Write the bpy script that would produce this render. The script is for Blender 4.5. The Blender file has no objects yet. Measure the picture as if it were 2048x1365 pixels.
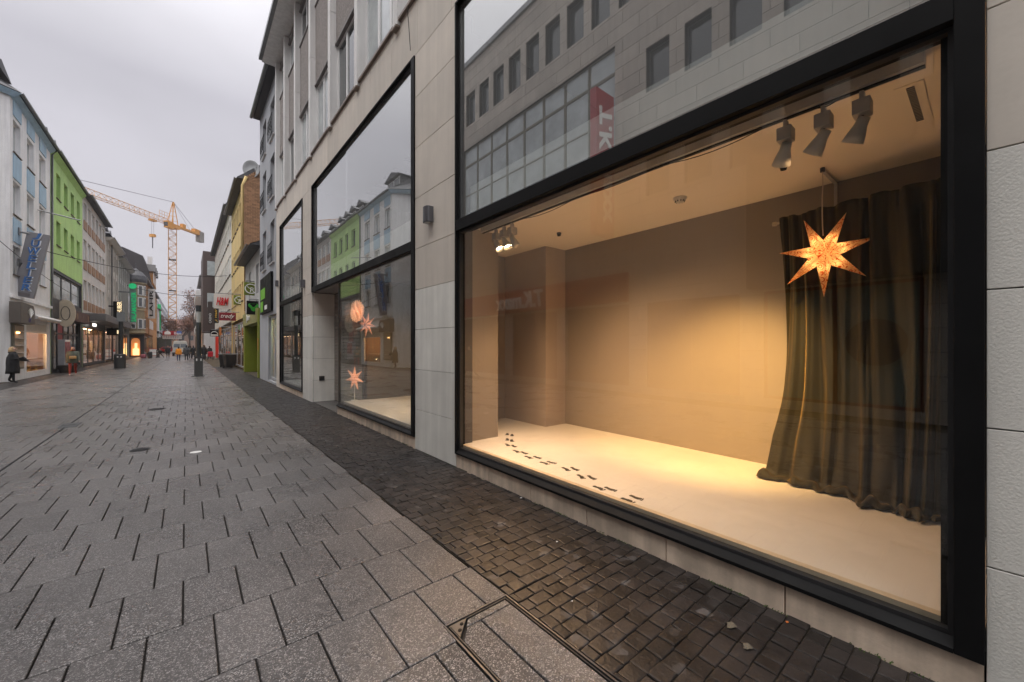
import bpy, bmesh, math, random
from mathutils import Vector, Matrix
R = math.radians
rnd = random.Random(7)
sc = bpy.context.scene
COL = sc.collection
# ------------------------------------------------------------------ camera
FP, CX, HY, CH = 789.0, 1024.0, 692.0, 1.70
YAW = math.atan(652 / 789.0)
SA, CA = math.sin(YAW), math.cos(YAW)
cam_d = bpy.data.cameras.new('camera'); cam = bpy.data.objects.new('camera', cam_d); COL.objects.link(cam)
cam_d.sensor_width = 36; cam_d.lens = 36 * FP / 2048.0
cam_d.shift_y = (HY - 682.5) / 2048.0
cam_d.clip_start = 0.05; cam_d.clip_end = 3000
cam.location = (0, 0, CH); cam.rotation_euler = (R(90), 0, -YAW)
sc.camera = cam
# ------------------------------------------------------------------ sky, sun, exposure
world = bpy.data.worlds.new('World'); sc.world = world; world.use_nodes = True
wn, wl = world.node_tree.nodes, world.node_tree.links
wn.clear()
wo = wn.new('ShaderNodeOutputWorld'); bg = wn.new('ShaderNodeBackground')
sky = wn.new('ShaderNodeTexSky'); sky.sky_type = 'NISHITA'; sky.sun_disc = False
sky.sun_elevation = R(68); sky.sun_rotation = R(250); sky.dust_density = 6; sky.air_density = 2
hsv = wn.new('ShaderNodeHueSaturation'); hsv.inputs['Saturation'].default_value = 0.12
wl.new(sky.outputs[0], hsv.inputs['Color'])
tc = wn.new('ShaderNodeTexCoord'); sep = wn.new('ShaderNodeSeparateXYZ'); wl.new(tc.outputs['Generated'], sep.inputs[0])
ramp = wn.new('ShaderNodeValToRGB')       # overcast dome: brighter overhead than at the horizon
ramp.color_ramp.elements[0].position = 0.0; ramp.color_ramp.elements[0].color = (3.08, 3.0, 3.24, 1)
ramp.color_ramp.elements[1].position = 1.0; ramp.color_ramp.elements[1].color = (13.5, 13.3, 13.7, 1)
e = ramp.color_ramp.elements.new(0.45); e.color = (3.22, 3.13, 3.50, 1)
wl.new(sep.outputs['Z'], ramp.inputs[0])
mp = wn.new('ShaderNodeMapping'); mp.inputs['Scale'].default_value = (1.0, 1.0, 2.6)
wl.new(tc.outputs['Generated'], mp.inputs[0])
nz = wn.new('ShaderNodeTexNoise'); nz.inputs['Scale'].default_value = 1.7; nz.inputs['Detail'].default_value = 5; nz.inputs['Roughness'].default_value = .45
wl.new(mp.outputs[0], nz.inputs['Vector'])
mr = wn.new('ShaderNodeMapRange'); mr.inputs[1].default_value = .32; mr.inputs[2].default_value = .68; mr.inputs[3].default_value = .83; mr.inputs[4].default_value = 1.13
wl.new(nz.outputs[0], mr.inputs[0])
mul = wn.new('ShaderNodeVectorMath'); mul.operation = 'SCALE'
wl.new(ramp.outputs[0], mul.inputs[0]); wl.new(mr.outputs[0], mul.inputs['Scale'])
mx = wn.new('ShaderNodeMix'); mx.data_type = 'RGBA'; mx.inputs[0].default_value = 0.88
wl.new(hsv.outputs[0], mx.inputs[6]); wl.new(mul.outputs[0], mx.inputs[7])
wl.new(mx.outputs[2], bg.inputs[0]); bg.inputs[1].default_value = 0.10
wl.new(bg.outputs[0], wo.inputs[0])
sun_d = bpy.data.lights.new('sun', 'SUN'); sun = bpy.data.objects.new('sun', sun_d); COL.objects.link(sun)
sun_d.energy = 1.5; sun_d.angle = R(80); sun_d.color = (1, .97, .93)
sun.rotation_euler = (R(22), 0, R(-60))
sc.view_settings.view_transform = 'Standard'; sc.view_settings.look = 'None'
sc.view_settings.exposure = 0.9; sc.view_settings.gamma = 1.0; sc.view_settings.use_curve_mapping = False
sc.cycles.max_bounces = 10; sc.cycles.transparent_max_bounces = 16; sc.cycles.use_denoising = True
sc.cycles.sample_clamp_indirect = 6

# ------------------------------------------------------------------ measuring helpers (photo measurements -> metres)
def _t(x): 
    t = (x - CX) / FP; return SA + t * CA, CA - t * SA
def atX(x, y, X):
    u, v = _t(x); d = X / u; return d * v, CH - (y - HY) / FP * d       # Y, z
def atY(x, y, Y):
    u, v = _t(x); d = Y / v; return d * u, CH - (y - HY) / FP * d       # X, z
def atZ(x, y, Z=0.0):
    u, v = _t(x); d = (CH - Z) * FP / (y - HY); return d * u, d * v     # X, Y

# ------------------------------------------------------------------ materials
MATS = {}
def nt(name):
    m = bpy.data.materials.new(name); m.use_nodes = True
    n, l = m.node_tree.nodes, m.node_tree.links
    return m, n, l, n['Principled BSDF']
def mat(name, col, rough=.8, var=.12, scale=2.0, bump=.15, bscale=60, metal=0, streak=0.0, spec=.5, tint=0.0, speck=None, sub=None):
    if name in MATS: return MATS[name]
    m, n, l, b = nt(name)
    b.inputs['Roughness'].default_value = rough; b.inputs['Metallic'].default_value = metal
    b.inputs['Specular IOR Level'].default_value = spec
    g = n.new('ShaderNodeNewGeometry')
    c = n.new('ShaderNodeRGB'); c.outputs[0].default_value = (*col, 1); out = c.outputs[0]
    def scaled(out, fac):
        v = n.new('ShaderNodeVectorMath'); v.operation = 'SCALE'
        l.new(out, v.inputs[0]); l.new(fac, v.inputs['Scale']); return v.outputs[0]
    def rng(src, a, b2, lo, hi):
        r = n.new('ShaderNodeMapRange'); r.inputs[1].default_value = a; r.inputs[2].default_value = b2
        r.inputs[3].default_value = lo; r.inputs[4].default_value = hi; l.new(src, r.inputs[0]); return r.outputs[0]
    if var:
        t = n.new('ShaderNodeTexNoise'); t.inputs['Scale'].default_value = scale; t.inputs['Detail'].default_value = 8; t.inputs['Roughness'].default_value = .65
        l.new(g.outputs['Position'], t.inputs['Vector'])
        out = scaled(out, rng(t.outputs[0], .3, .7, 1 - var, 1 + var))
        t2 = rng(t.outputs[0], .3, .7, max(0.02, rough - .1), min(1, rough + .1)); l.new(t2, b.inputs['Roughness'])
    if streak:
        mpn = n.new('ShaderNodeMapping'); mpn.inputs['Scale'].default_value = (5, 5, .35); l.new(g.outputs['Position'], mpn.inputs[0])
        t = n.new('ShaderNodeTexNoise'); t.inputs['Scale'].default_value = 1.6; t.inputs['Detail'].default_value = 6
        l.new(mpn.outputs[0], t.inputs['Vector'])
        out = scaled(out, rng(t.outputs[0], .38, .62, 1 - streak, 1.0 + streak * .3))
    if tint:
        a = n.new('ShaderNodeAttribute'); a.attribute_name = 'tint'
        out = scaled(out, rng(a.outputs['Fac'], 0, 1, 1 - tint, 1 + tint))
    if speck:
        sc_, lo, hi, colr = speck
        v = n.new('ShaderNodeTexVoronoi'); v.inputs['Scale'].default_value = sc_; l.new(g.outputs['Position'], v.inputs['Vector'])
        s2 = n.new('ShaderNodeSeparateColor'); l.new(v.outputs['Color'], s2.inputs[0])
        f = rng(s2.outputs[0], lo, hi, 0, 1)
        mm = n.new('ShaderNodeMix'); mm.data_type = 'RGBA'; l.new(f, mm.inputs[0]); l.new(out, mm.inputs[6]); mm.inputs[7].default_value = (*colr, 1)
        out = mm.outputs[2]
        v3 = n.new('ShaderNodeTexVoronoi'); v3.inputs['Scale'].default_value = sc_ * .45; l.new(g.outputs['Position'], v3.inputs['Vector'])
        s3 = n.new('ShaderNodeSeparateColor'); l.new(v3.outputs['Color'], s3.inputs[0])
        out = scaled(out, rng(s3.outputs[1], 0, 1, .80, 1.18))
        if name.startswith('slab'):                       # trodden gum and drips
            v4 = n.new('ShaderNodeTexVoronoi'); v4.inputs['Scale'].default_value = 2.6; l.new(g.outputs['Position'], v4.inputs['Vector'])
            out = scaled(out, rng(v4.outputs['Distance'], .045, .075, .60, 1.0))
            v5 = n.new('ShaderNodeTexNoise'); v5.inputs['Scale'].default_value = .55; v5.inputs['Detail'].default_value = 4; l.new(g.outputs['Position'], v5.inputs['Vector'])
            out = scaled(out, rng(v5.outputs[0], .35, .65, .82, 1.15))
    l.new(out, b.inputs['Base Color'])
    if bump:
        t = n.new('ShaderNodeTexNoise'); t.inputs['Scale'].default_value = bscale; t.inputs['Detail'].default_value = 6
        l.new(g.outputs['Position'], t.inputs['Vector'])
        bp = n.new('ShaderNodeBump'); bp.inputs['Strength'].default_value = bump; bp.inputs['Distance'].default_value = .01
        l.new(t.outputs[0], bp.inputs['Height']); l.new(bp.outputs[0], b.inputs['Normal'])
    MATS[name] = m; return m
def emis(name, col, strength):
    if name in MATS: return MATS[name]
    m, n, l, b = nt(name)
    b.inputs['Base Color'].default_value = (*col, 1); b.inputs['Emission Color'].default_value = (*col, 1)
    b.inputs['Emission Strength'].default_value = strength
    MATS[name] = m; return m
def glass(name, f0, tintc=(1, 1, 1), wav=0.0, veil=0.0):
    m, n, l, b = nt(name); n.remove(b); out = n['Material Output']
    g = n.new('ShaderNodeNewGeometry')
    d = n.new('ShaderNodeVectorMath'); d.operation = 'DOT_PRODUCT'; l.new(g.outputs['Incoming'], d.inputs[0]); l.new(g.outputs['Normal'], d.inputs[1])
    def mth(op, a, bb=None):
        q = n.new('ShaderNodeMath'); q.operation = op
        if isinstance(a, float): q.inputs[0].default_value = a
        else: l.new(a, q.inputs[0])
        if bb is not None:
            if isinstance(bb, float): q.inputs[1].default_value = bb
            else: l.new(bb, q.inputs[1])
        return q.outputs[0]
    a = mth('ABSOLUTE', d.outputs['Value']); k = mth('POWER', mth('SUBTRACT', 1.0, a), 5.0)
    fac = mth('ADD', f0, mth('MULTIPLY', k, 1.0 - f0))
    tr = n.new('ShaderNodeBsdfTransparent'); tr.inputs[0].default_value = (*tintc, 1)
    gl = n.new('ShaderNodeBsdfGlossy'); gl.inputs['Roughness'].default_value = 0.0; gl.inputs[0].default_value = (.96, .97, .96, 1)
    if wav:
        t = n.new('ShaderNodeTexNoise'); t.inputs['Scale'].default_value = .9; t.inputs['Detail'].default_value = 1; l.new(g.outputs['Position'], t.inputs['Vector'])
        bp = n.new('ShaderNodeBump'); bp.inputs['Strength'].default_value = wav; bp.inputs['Distance'].default_value = .02
        l.new(t.outputs[0], bp.inputs['Height']); l.new(bp.outputs[0], gl.inputs['Normal'])
    mx = n.new('ShaderNodeMixShader'); l.new(fac, mx.inputs[0]); l.new(tr.outputs[0], mx.inputs[1]); l.new(gl.outputs[0], mx.inputs[2])
    if veil:  # pale veil of indoor light, mixed into the pane as diffuse white
        df = n.new('ShaderNodeBsdfDiffuse'); df.inputs[0].default_value = (.70, .72, .72, 1); m3 = n.new('ShaderNodeMixShader'); m3.inputs[0].default_value = veil
        l.new(mx.outputs[0], m3.inputs[1]); l.new(df.outputs[0], m3.inputs[2]); l.new(m3.outputs[0], out.inputs[0])
    else: l.new(mx.outputs[0], out.inputs[0])
    MATS[name] = m; return m

limestone = mat('limestone', (.68, .62, .545), .62, .10, .9, .12, 25, streak=.06, tint=.07)
limewhite = mat('pale_stone', (.77, .755, .70), .7, .09, 1.3, .25, 90, streak=.08, tint=.05)
plinthm = mat('plinth_stone', (.68, .55, .43), .5, .2, 3.5, .2, 40, streak=.22, tint=.12)
black = mat('black_steel', (.007, .007, .0075), .55, .15, 3, .04, 30, spec=.15)
bead = mat('dark_grey_metal', (.035, .035, .037), .45, .2, 5, .05, 50, metal=.3)
tilem = mat('slab_concrete', (.080, .073, .071), .30, .26, .9, .30, 350, tint=.16, speck=(185, .68, .98, (.33, .31, .305)), spec=.55)
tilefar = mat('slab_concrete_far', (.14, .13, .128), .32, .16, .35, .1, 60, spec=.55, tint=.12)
joint = mat('joint_dirt', (.022, .018, .015), .9, .35, 9, .5, 200)
cobm = mat('basalt', (.019, .0155, .0145), .44, .35, 5, .40, 45, tint=.45, spec=.5, speck=(16, .97, 1.0, (.08, .075, .075)))
cobjoint = mat('cobble_joint', (.060, .046, .028), .95, .4, 12, .6, 150)
steelm = mat('galvanised_steel', (.11, .11, .115), .45, .2, 6, .1, 80, metal=.8)
pebble = mat('pebble_dash', (.25, .225, .215), .95, .1, 3, .9, 90, speck=(75, .6, .95, (.34, .31, .29)))
finm = mat('fin_concrete', (.74, .73, .72), .6, .05, 2, .1, 40, streak=.10)
white = mat('white_frame', (.78, .78, .78), .4, .03, 4, 0)
offwhite = mat('offwhite_paint', (.62, .60, .585), .75, .06, 1.2, .1, 30, streak=.05)
dglass = mat('dark_window_glass', (.045, .052, .055), .06, 0, 1, 0, spec=1.0)
lglass = mat('curtained_window_glass', (.42, .46, .47), .07, .25, 1.1, 0, spec=1.0)
slate = mat('slate_roof', (.055, .055, .062), .55, .25, 3, .5, 18, tint=.2)
zinc = mat('zinc', (.20, .205, .21), .35, .15, 3, 0, metal=.6)
dgrey = mat('anthracite', (.055, .055, .06), .5, .12, 3, .05, 30)
blackp = mat('black_plastic', (.018, .018, .02), .45, .1, 3, .05, 30)
skinm = mat('skin', (.50, .30, .22), .55, .03, 5, 0)
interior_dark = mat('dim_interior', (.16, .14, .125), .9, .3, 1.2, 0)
def paint(name, c, **k): return mat(name, c, **{**dict(rough=.8, var=.10, scale=.8, bump=.15, bscale=35, streak=.10), **k})

# ------------------------------------------------------------------ mesh accumulator
ORG = {}
class M:
    def __init__(s): s.v = []; s.f = []; s.mi = []; s.t = []
    def add(s, vs, fs, mi=0, tint=.5):
        b = len(s.v); s.v += [tuple(p) for p in vs]
        for f in fs: s.f.append(tuple(b + i for i in f)); s.mi.append(mi); s.t.append(tint)
        return s
    def quad(s, a, b, c, d, mi=0, tint=.5): return s.add([a, b, c, d], [(0, 1, 2, 3)], mi, tint)
    def box(s, x0, x1, y0, y1, z0, z1, mi=0, tint=.5):
        if x0 > x1: x0, x1 = x1, x0
        if y0 > y1: y0, y1 = y1, y0
        if z0 > z1: z0, z1 = z1, z0
        return s.add([(x0, y0, z0), (x1, y0, z0), (x1, y1, z0), (x0, y1, z0), (x0, y0, z1), (x1, y0, z1), (x1, y1, z1), (x0, y1, z1)],
              [(0, 3, 2, 1), (4, 5, 6, 7), (0, 1, 5, 4), (1, 2, 6, 5), (2, 3, 7, 6), (3, 0, 4, 7)], mi, tint)
    def prism(s, pts, p0, p1, axis='y', mi=0, tint=.5):
        # polygon pts extruded from p0 to p1 along axis; pts are the two other coordinates in xyz order
        def mk(a, b, k):
            return (k, a, b) if axis == 'x' else (a, k, b) if axis == 'y' else (a, b, k)
        n = len(pts)
        vs = [mk(a, b, p0) for a, b in pts] + [mk(a, b, p1) for a, b in pts]
        fs = [tuple(range(n))[::-1], tuple(range(n, 2 * n))] + [(i, (i + 1) % n, n + (i + 1) % n, n + i) for i in range(n)]
        return s.add(vs, fs, mi, tint)
    def cyl(s, c, r, h, n=16, r2=None, mi=0, axis='z', cap=True):
        r2 = r if r2 is None else r2
        vs = []
        for k, (rr, hh) in enumerate(((r, 0), (r2, h))):
            for i in range(n):
                a = 2 * math.pi * i / n; p, q = rr * math.cos(a), rr * math.sin(a)
                vs.append((c[0] + p, c[1] + q, c[2] + hh) if axis == 'z' else (c[0] + hh, c[1] + p, c[2] + q) if axis == 'x' else (c[0] + p, c[1] + hh, c[2] + q))
        fs = [(i, (i + 1) % n, n + (i + 1) % n, n + i) for i in range(n)]
        if cap: fs += [tuple(range(n))[::-1], tuple(range(n, 2 * n))]
        return s.add(vs, fs, mi)
    def tube(s, pts, r, n=6, mi=0, r2=None):
        pts = [Vector(p) for p in pts]; L = len(pts)
        vs = []
        for i, p in enumerate(pts):
            d = (pts[min(i + 1, L - 1)] - pts[max(i - 1, 0)]).normalized()
            up = Vector((0, 0, 1)) if abs(d.z) < .9 else Vector((1, 0, 0))
            a = d.cross(up).normalized(); b = d.cross(a)
            rr = r if r2 is None else r + (r2 - r) * i / max(1, L - 1)
            for k in range(n):
                q = 2 * math.pi * k / n; vs.append(p + a * (rr * math.cos(q)) + b * (rr * math.sin(q)))
        fs = []
        for i in range(L - 1):
            for k in range(n): fs.append((i * n + k, i * n + (k + 1) % n, (i + 1) * n + (k + 1) % n, (i + 1) * n + k))
        fs += [tuple(range(n))[::-1], tuple((L - 1) * n + k for k in range(n))]
        return s.add(vs, fs, mi)
    def lathe(s, prof, c=(0, 0, 0), n=16, mi=0):
        vs = []; L = len(prof)
        for r, z in prof:
            for k in range(n):
                q = 2 * math.pi * k / n; vs.append((c[0] + r * math.cos(q), c[1] + r * math.sin(q), c[2] + z))
        fs = []
        for i in range(L - 1):
            for k in range(n): fs.append((i * n + k, i * n + (k + 1) % n, (i + 1) * n + (k + 1) % n, (i + 1) * n + k))
        fs += [tuple(range(n))[::-1], tuple((L - 1) * n + k for k in range(n))]
        return s.add(vs, fs, mi)
    def mesh(s, name, mats, org=(0, 0, 0)):
        me = bpy.data.meshes.new(name)
        me.from_pydata([(a - org[0], b - org[1], c - org[2]) for a, b, c in s.v], [], s.f)
        for m in (mats if isinstance(mats, (list, tuple)) else [mats]):
            if m: me.materials.append(m)
        me.polygons.foreach_set('material_index', s.mi)
        at = me.attributes.new('tint', 'FLOAT', 'FACE'); at.data.foreach_set('value', s.t)
        me.update(); return me
    def build(s, name, mats, parent=None, smooth=False, bevel=0, local=False, **tags):
        org = (0, 0, 0) if (parent is None or local) else ORG.get(parent.name, (0, 0, 0))
        me = s.mesh(name, mats, org)
        o = bpy.data.objects.new(name, me); COL.objects.link(o)
        if parent is not None: o.parent = parent; ORG[o.name] = org
        if smooth:
            for p in me.polygons: p.use_smooth = True
        if bevel:
            b = o.modifiers.new('bevel', 'BEVEL'); b.width = bevel; b.segments = 1; b.limit_method = 'ANGLE'
        for k, v in tags.items():
            if v: o[k] = v
        return o
def thing(name, label, category, loc=(0, 0, 0), rot=0, group=None, kind=None):
    o = bpy.data.objects.new(name, None); COL.objects.link(o); o.location = loc; o.rotation_euler = (0, 0, rot)
    o.empty_display_size = .2
    o['label'] = label; o['category'] = category
    if group: o['group'] = group
    if kind: o['kind'] = kind
    ORG[o.name] = tuple(loc); return o
def text(name, s, size, loc, rot, m, parent, extrude=.01, shear=0, local=False, align='CENTER', sx=1, bold=0, fit=None):
    cu = bpy.data.curves.new(name, 'FONT'); cu.body = s; cu.size = size; cu.extrude = extrude; cu.shear = shear
    cu.align_x = align; cu.align_y = 'CENTER'; cu.offset = bold; cu.resolution_u = 2
    tmp = bpy.data.objects.new('tmp', cu); me = bpy.data.meshes.new_from_object(tmp); bpy.data.objects.remove(tmp); bpy.data.curves.remove(cu)
    me.materials.clear(); me.materials.append(m)
    xs = [v.co.x for v in me.vertices]; ys = [v.co.y for v in me.vertices]; mxx, myy = (min(xs) + max(xs)) / 2, (min(ys) + max(ys)) / 2
    fx = fit[0] / (max(xs) - min(xs)) if fit else 1; fy = fit[1] / (max(ys) - min(ys)) if fit else 1
    for v in me.vertices: v.co.x = (v.co.x - mxx) * fx; v.co.y = (v.co.y - myy) * fy
    o = bpy.data.objects.new(name, me); COL.objects.link(o)
    og = (0, 0, 0) if local else ORG.get(parent.name, (0, 0, 0))
    o.parent = parent; o.location = (loc[0] - og[0], loc[1] - og[1], loc[2] - og[2])
    o.rotation_euler = rot; o.scale = (sx, 1, 1); return o
# rotation of lettering that is read by someone looking along +Y (front face towards -Y): (90,0,0)
FACE_CAM = (R(90), 0, 0)
UP_CAM = (R(90), R(-90), 0)      # the same, rotated to run upwards
FACE_PX = (R(90), 0, R(90))      # on the left facades, facing +X

# ------------------------------------------------------------------ generic walls
def wall_holes(m, X, out, y0, y1, z0, z1, holes, depth=.15, mi=0, rmi=0):
    """Front sheet at X facing out*(+x) with openings and their reveals."""
    ys = sorted({y0, y1} | {h[0] for h in holes} | {h[1] for h in holes}); zs = sorted({z0, z1} | {h[2] for h in holes} | {h[3] for h in holes})
    ys = [y for y in ys if y0 <= y <= y1]; zs = [z for z in zs if z0 <= z <= z1]
    for a, b in zip(ys, ys[1:]):
        for c, d in zip(zs, zs[1:]):
            cy, cz = (a + b) / 2, (c + d) / 2
            if any(h[0] < cy < h[1] and h[2] < cz < h[3] for h in holes): continue
            m.quad((X, a, c), (X, b, c), (X, b, d), (X, a, d), mi)
    Xi = X - out * depth
    for a, b, c, d in holes:
        m.quad((X, a, c), (X, b, c), (Xi, b, c), (Xi, a, c), rmi); m.quad((X, a, d), (X, b, d), (Xi, b, d), (Xi, a, d), rmi)
        m.quad((X, a, c), (X, a, d), (Xi, a, d), (Xi, a, c), rmi); m.quad((X, b, c), (X, b, d), (Xi, b, d), (Xi, b, c), rmi)
def window(parent, X, out, a, b, c, d, depth=.12, fr=.06, fm=None, gm=None, mull=1, transom=None, sill=None):
    """frame with pane as a sub-part, set back by depth from the facade plane X"""
    fm = fm or white; gm = gm or dglass
    x0 = X - out * depth; x1 = x0 - out * .05
    m = M()
    m.box(x0, x1, a, a + fr, c, d); m.box(x0, x1, b - fr, b, c, d)
    m.box(x0, x1, a + fr, b - fr, c, c + fr); m.box(x0, x1, a + fr, b - fr, d - fr, d)
    for k in range(1, mull + 1):
        y = a + (b - a) * k / (mull + 1); m.box(x0 + out * .003, x1, y - fr * .6, y + fr * .6, c + fr, d - fr)
    if transom: m.box(x0 + out * .002, x1, a + fr, b - fr, transom - fr * .5, transom + fr * .5)
    w = m.build('window', fm, parent)
    p = M().box(x1 + out * .012, x1 + out * .022, a + fr * .5, b - fr * .5, c + fr * .5, d - fr * .5).build('pane', gm, w)
    if sill: M().box(X - out * depth, X + out * .06, a - .04, b + .04, c - .05, c - .003).build('sill', sill, w)
    return w
def body_box(parent, X, out, y0, y1, z0, z1, deep, m_):
    """side walls and back of a house behind its facade sheet"""
    q = M(); Xi = X - out * deep
    q.quad((X, y0, z0), (Xi, y0, z0), (Xi, y0, z1), (X, y0, z1)); q.quad((X, y1, z0), (Xi, y1, z0), (Xi, y1, z1), (X, y1, z1))
    q.quad((Xi, y0, z0), (Xi, y1, z0), (Xi, y1, z1), (Xi, y0, z1)); q.quad((X - out * .3, y0, z1), (X - out * .3, y1, z1), (Xi, y1, z1), (Xi, y0, z1))
    # inner dark shell so that no light leaks through the openings
    zs_ = max(z0, 3.6)
    q.quad((X - out * .5, y0 + .01, zs_), (X - out * .5, y1 - .01, zs_), (X - out * .5, y1 - .01, z1), (X - out * .5, y0 + .01, z1))
    return q.build('side_wall', m_, parent)
def gable_roof(parent, X, out, y0, y1, ze, deep, rise, over=.35, m_=None, courses=9, gutter=True):
    m = M(); xe = X + out * over; xr = X - out * deep / 2; xb = X - out * (deep + .2)
    for k in range(courses):                                 # overlapping slate courses
        f0, f1 = k / courses, (k + 1) / courses
        xa, xc = xe + (xr - xe) * f0, xe + (xr - xe) * f1
        za, zc = ze + rise * f0, ze + rise * f1
        m.add([(xa, y0, za + .05), (xa, y1, za + .05), (xc, y1, zc + .02), (xc, y0, zc + .02), (xa, y0, za), (xa, y1, za)],
              [(0, 1, 2, 3), (4, 5, 1, 0)], 0, rnd.random())
    m.quad((xr, y0, ze + rise), (xr, y1, ze + rise), (xb, y1, ze), (xb, y0, ze))
    for y in (y0, y1): m.add([(xe, y, ze), (xr, y, ze + rise), (xb, y, ze)], [(0, 1, 2)])
    m.quad((xe, y0, ze - .02), (xe, y1, ze - .02), (X - out * .1, y1, ze - .02), (X - out * .1, y0, ze - .02))
    r = m.build('roof', m_ or slate, parent)
    if gutter:
        g = M(); n = 6
        for k in range(n):
            a0, a1 = math.pi * k / n, math.pi * (k + 1) / n; rr = .08
            pa = (xe + out * (rr - rr * math.cos(a0)), ze + .03 - rr * math.sin(a0)); pb = (xe + out * (rr - rr * math.cos(a1)), ze + .03 - rr * math.sin(a1))
            g.quad((pa[0], y0, pa[1]), (pa[0], y1, pa[1]), (pb[0], y1, pb[1]), (pb[0], y0, pb[1]))
        g.build('gutter', zinc, r)
    return r
def dormer(parent, X, out, yc, w, zb, h, wm=None, rm=None, back=2.2, win=2):
    m = M(); xf = X; xb = X - out * back
    m.box(xf, xb, yc - w / 2, yc + w / 2, zb, zb + h)
    d = m.build('dormer', wm or slate, parent)
    M().prism([(yc - w / 2 - .2, zb + h), (yc + w / 2 + .2, zb + h), (yc, zb + h + .5)], min(xf + out * .25, xb), max(xf + out * .25, xb), 'x').build('dormer_roof', rm or slate, d)
    for k in range(win):
        a = yc - w / 2 + .12 + (w - .24) * k / win; b = yc - w / 2 + .12 + (w - .24) * (k + 1) / win - .1
        q = M().box(xf, xf + out * .04, a, b, zb + .15, zb + h - .12); q.build('dormer_window', white, d)
        M().box(xf + out * .04, xf + out * .05, a + .07, b - .07, zb + .22, zb + h - .19).build('dormer_pane', dglass, d)
def downpipe(parent, X, out, y, z0, z1, m_=None):
    M().tube([(X + out * .3, y, z1), (X + out * .08, y, z1 - .35), (X + out * .08, y, z0)], .05, 8).build('downpipe', m_ or zinc, parent, smooth=True)

# ------------------------------------------------------------------ ground
gr = M().quad((-400, -60, -.06), (400, -60, -.06), (400, 900, -.06), (-400, 900, -.06)).build('ground', joint, kind='structure')
XB, XD, XL = 1.69, -1.95, -5.45      # slab/cobble edge, drain line, left slab edge
TW, TL, TY0 = .308, .590, 3.135
pave = bpy.data.objects.new('pavement', None); COL.objects.link(pave); pave['kind'] = 'structure'; ORG['pavement'] = (0, 0, 0)
M().quad((XL, -8, -.03), (XB, -8, -.03), (XB, 150, -.03), (XL, 150, -.03)).build('bedding', joint, pave)
COV = (1.20, 1.685, .55, 2.105)      # utility cover x0,x1,y0,y1
def slab(m, x0, x1, y0, y1, gx, gy, t=.5, z=0.0):
    dz = (rnd.random() - .5) * .003; a, b, c, d = x0 + gx, x1 - gx, y0 + gy, y1 - gy; e = .004
    if b - a < .03 or d - c < .03: return
    m.add([(a, c, -.035), (b, c, -.035), (b, d, -.035), (a, d, -.035), (a, c, z + dz - .003), (b, c, z + dz - .003), (b, d, z + dz - .003), (a, d, z + dz - .003),
           (a + e, c + e, z + dz), (b - e, c + e, z + dz), (b - e, d - e, z + dz), (a + e, d - e, z + dz)],
          [(0, 1, 5, 4), (1, 2, 6, 5), (2, 3, 7, 6), (3, 0, 4, 7), (4, 5, 9, 8), (5, 6, 10, 9), (6, 7, 11, 10), (7, 4, 8, 11), (8, 9, 10, 11)], 0, t)
cells = []
r0 = int((-6 - TY0) / TL)
for r in range(r0, 112):
    ya, yb = TY0 + r * TL, TY0 + (r + 1) * TL
    off = -.015 if r % 2 == 0 else .134
    k0 = int((XD - off) / TW) - 1
    for k in range(k0, 8):
        xa, xb = off + k * TW, off + (k + 1) * TW
        xa, xb = max(xa, XD + .012), min(xb, XB - .004)
        if xb - xa < .03: continue
        if xb > COV[0] and ya < COV[3] and yb > COV[2] - .2:
            if xa >= COV[0]: 
                if yb <= COV[3] + .01: continue
                ya2 = COV[3] + .004; cells.append((xa, xb, ya2, yb, .0048, .0040)); continue
            if yb <= COV[3] + .3 : xb = min(xb, COV[0] - .004)
            if xb - xa < .03: continue
        cells.append((xa, xb, ya, yb, .0048, .0040))
    off2 = off + .07
    k0 = int((XL - off2) / TW) - 1
    for k in range(k0, 1):
        xa, xb = off2 + k * TW, off2 + (k + 1) * TW
        xa, xb = max(xa, XL), min(xb, XD - .012)
        if xb - xa > .03: cells.append((xa, xb, ya, yb, .0022, .0026))
def seen(c):
    x, y = (c[0] + c[1]) / 2, (c[2] + c[3]) / 2
    d = x * SA + y * CA; l_ = x * CA - y * SA
    if d < .8: return 1e9
    sx = CX + FP * l_ / d; sy = HY + FP * CH / d
    if sx < -120 or sx > 2100 or sy > 1500: return 1e8 + d
    return d
cells.sort(key=seen)
for c in cells[:300]:
    m = M(); cx, cy = (c[0] + c[1]) / 2, (c[2] + c[3]) / 2
    slab(m, *c, rnd.random()); o = m.build('slab', tilem, pave)
m = M()
for c in cells[300:]: slab(m, *c, rnd.random())
m.build('slab_field', tilem, pave, kind='stuff')
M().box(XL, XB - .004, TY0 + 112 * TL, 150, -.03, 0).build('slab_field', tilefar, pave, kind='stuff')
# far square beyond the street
M().quad((-60, 100, -.02), (60, 100, -.02), (60, 400, -.02), (-60, 400, -.02)).build('square', tilefar, kind='structure')
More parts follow.
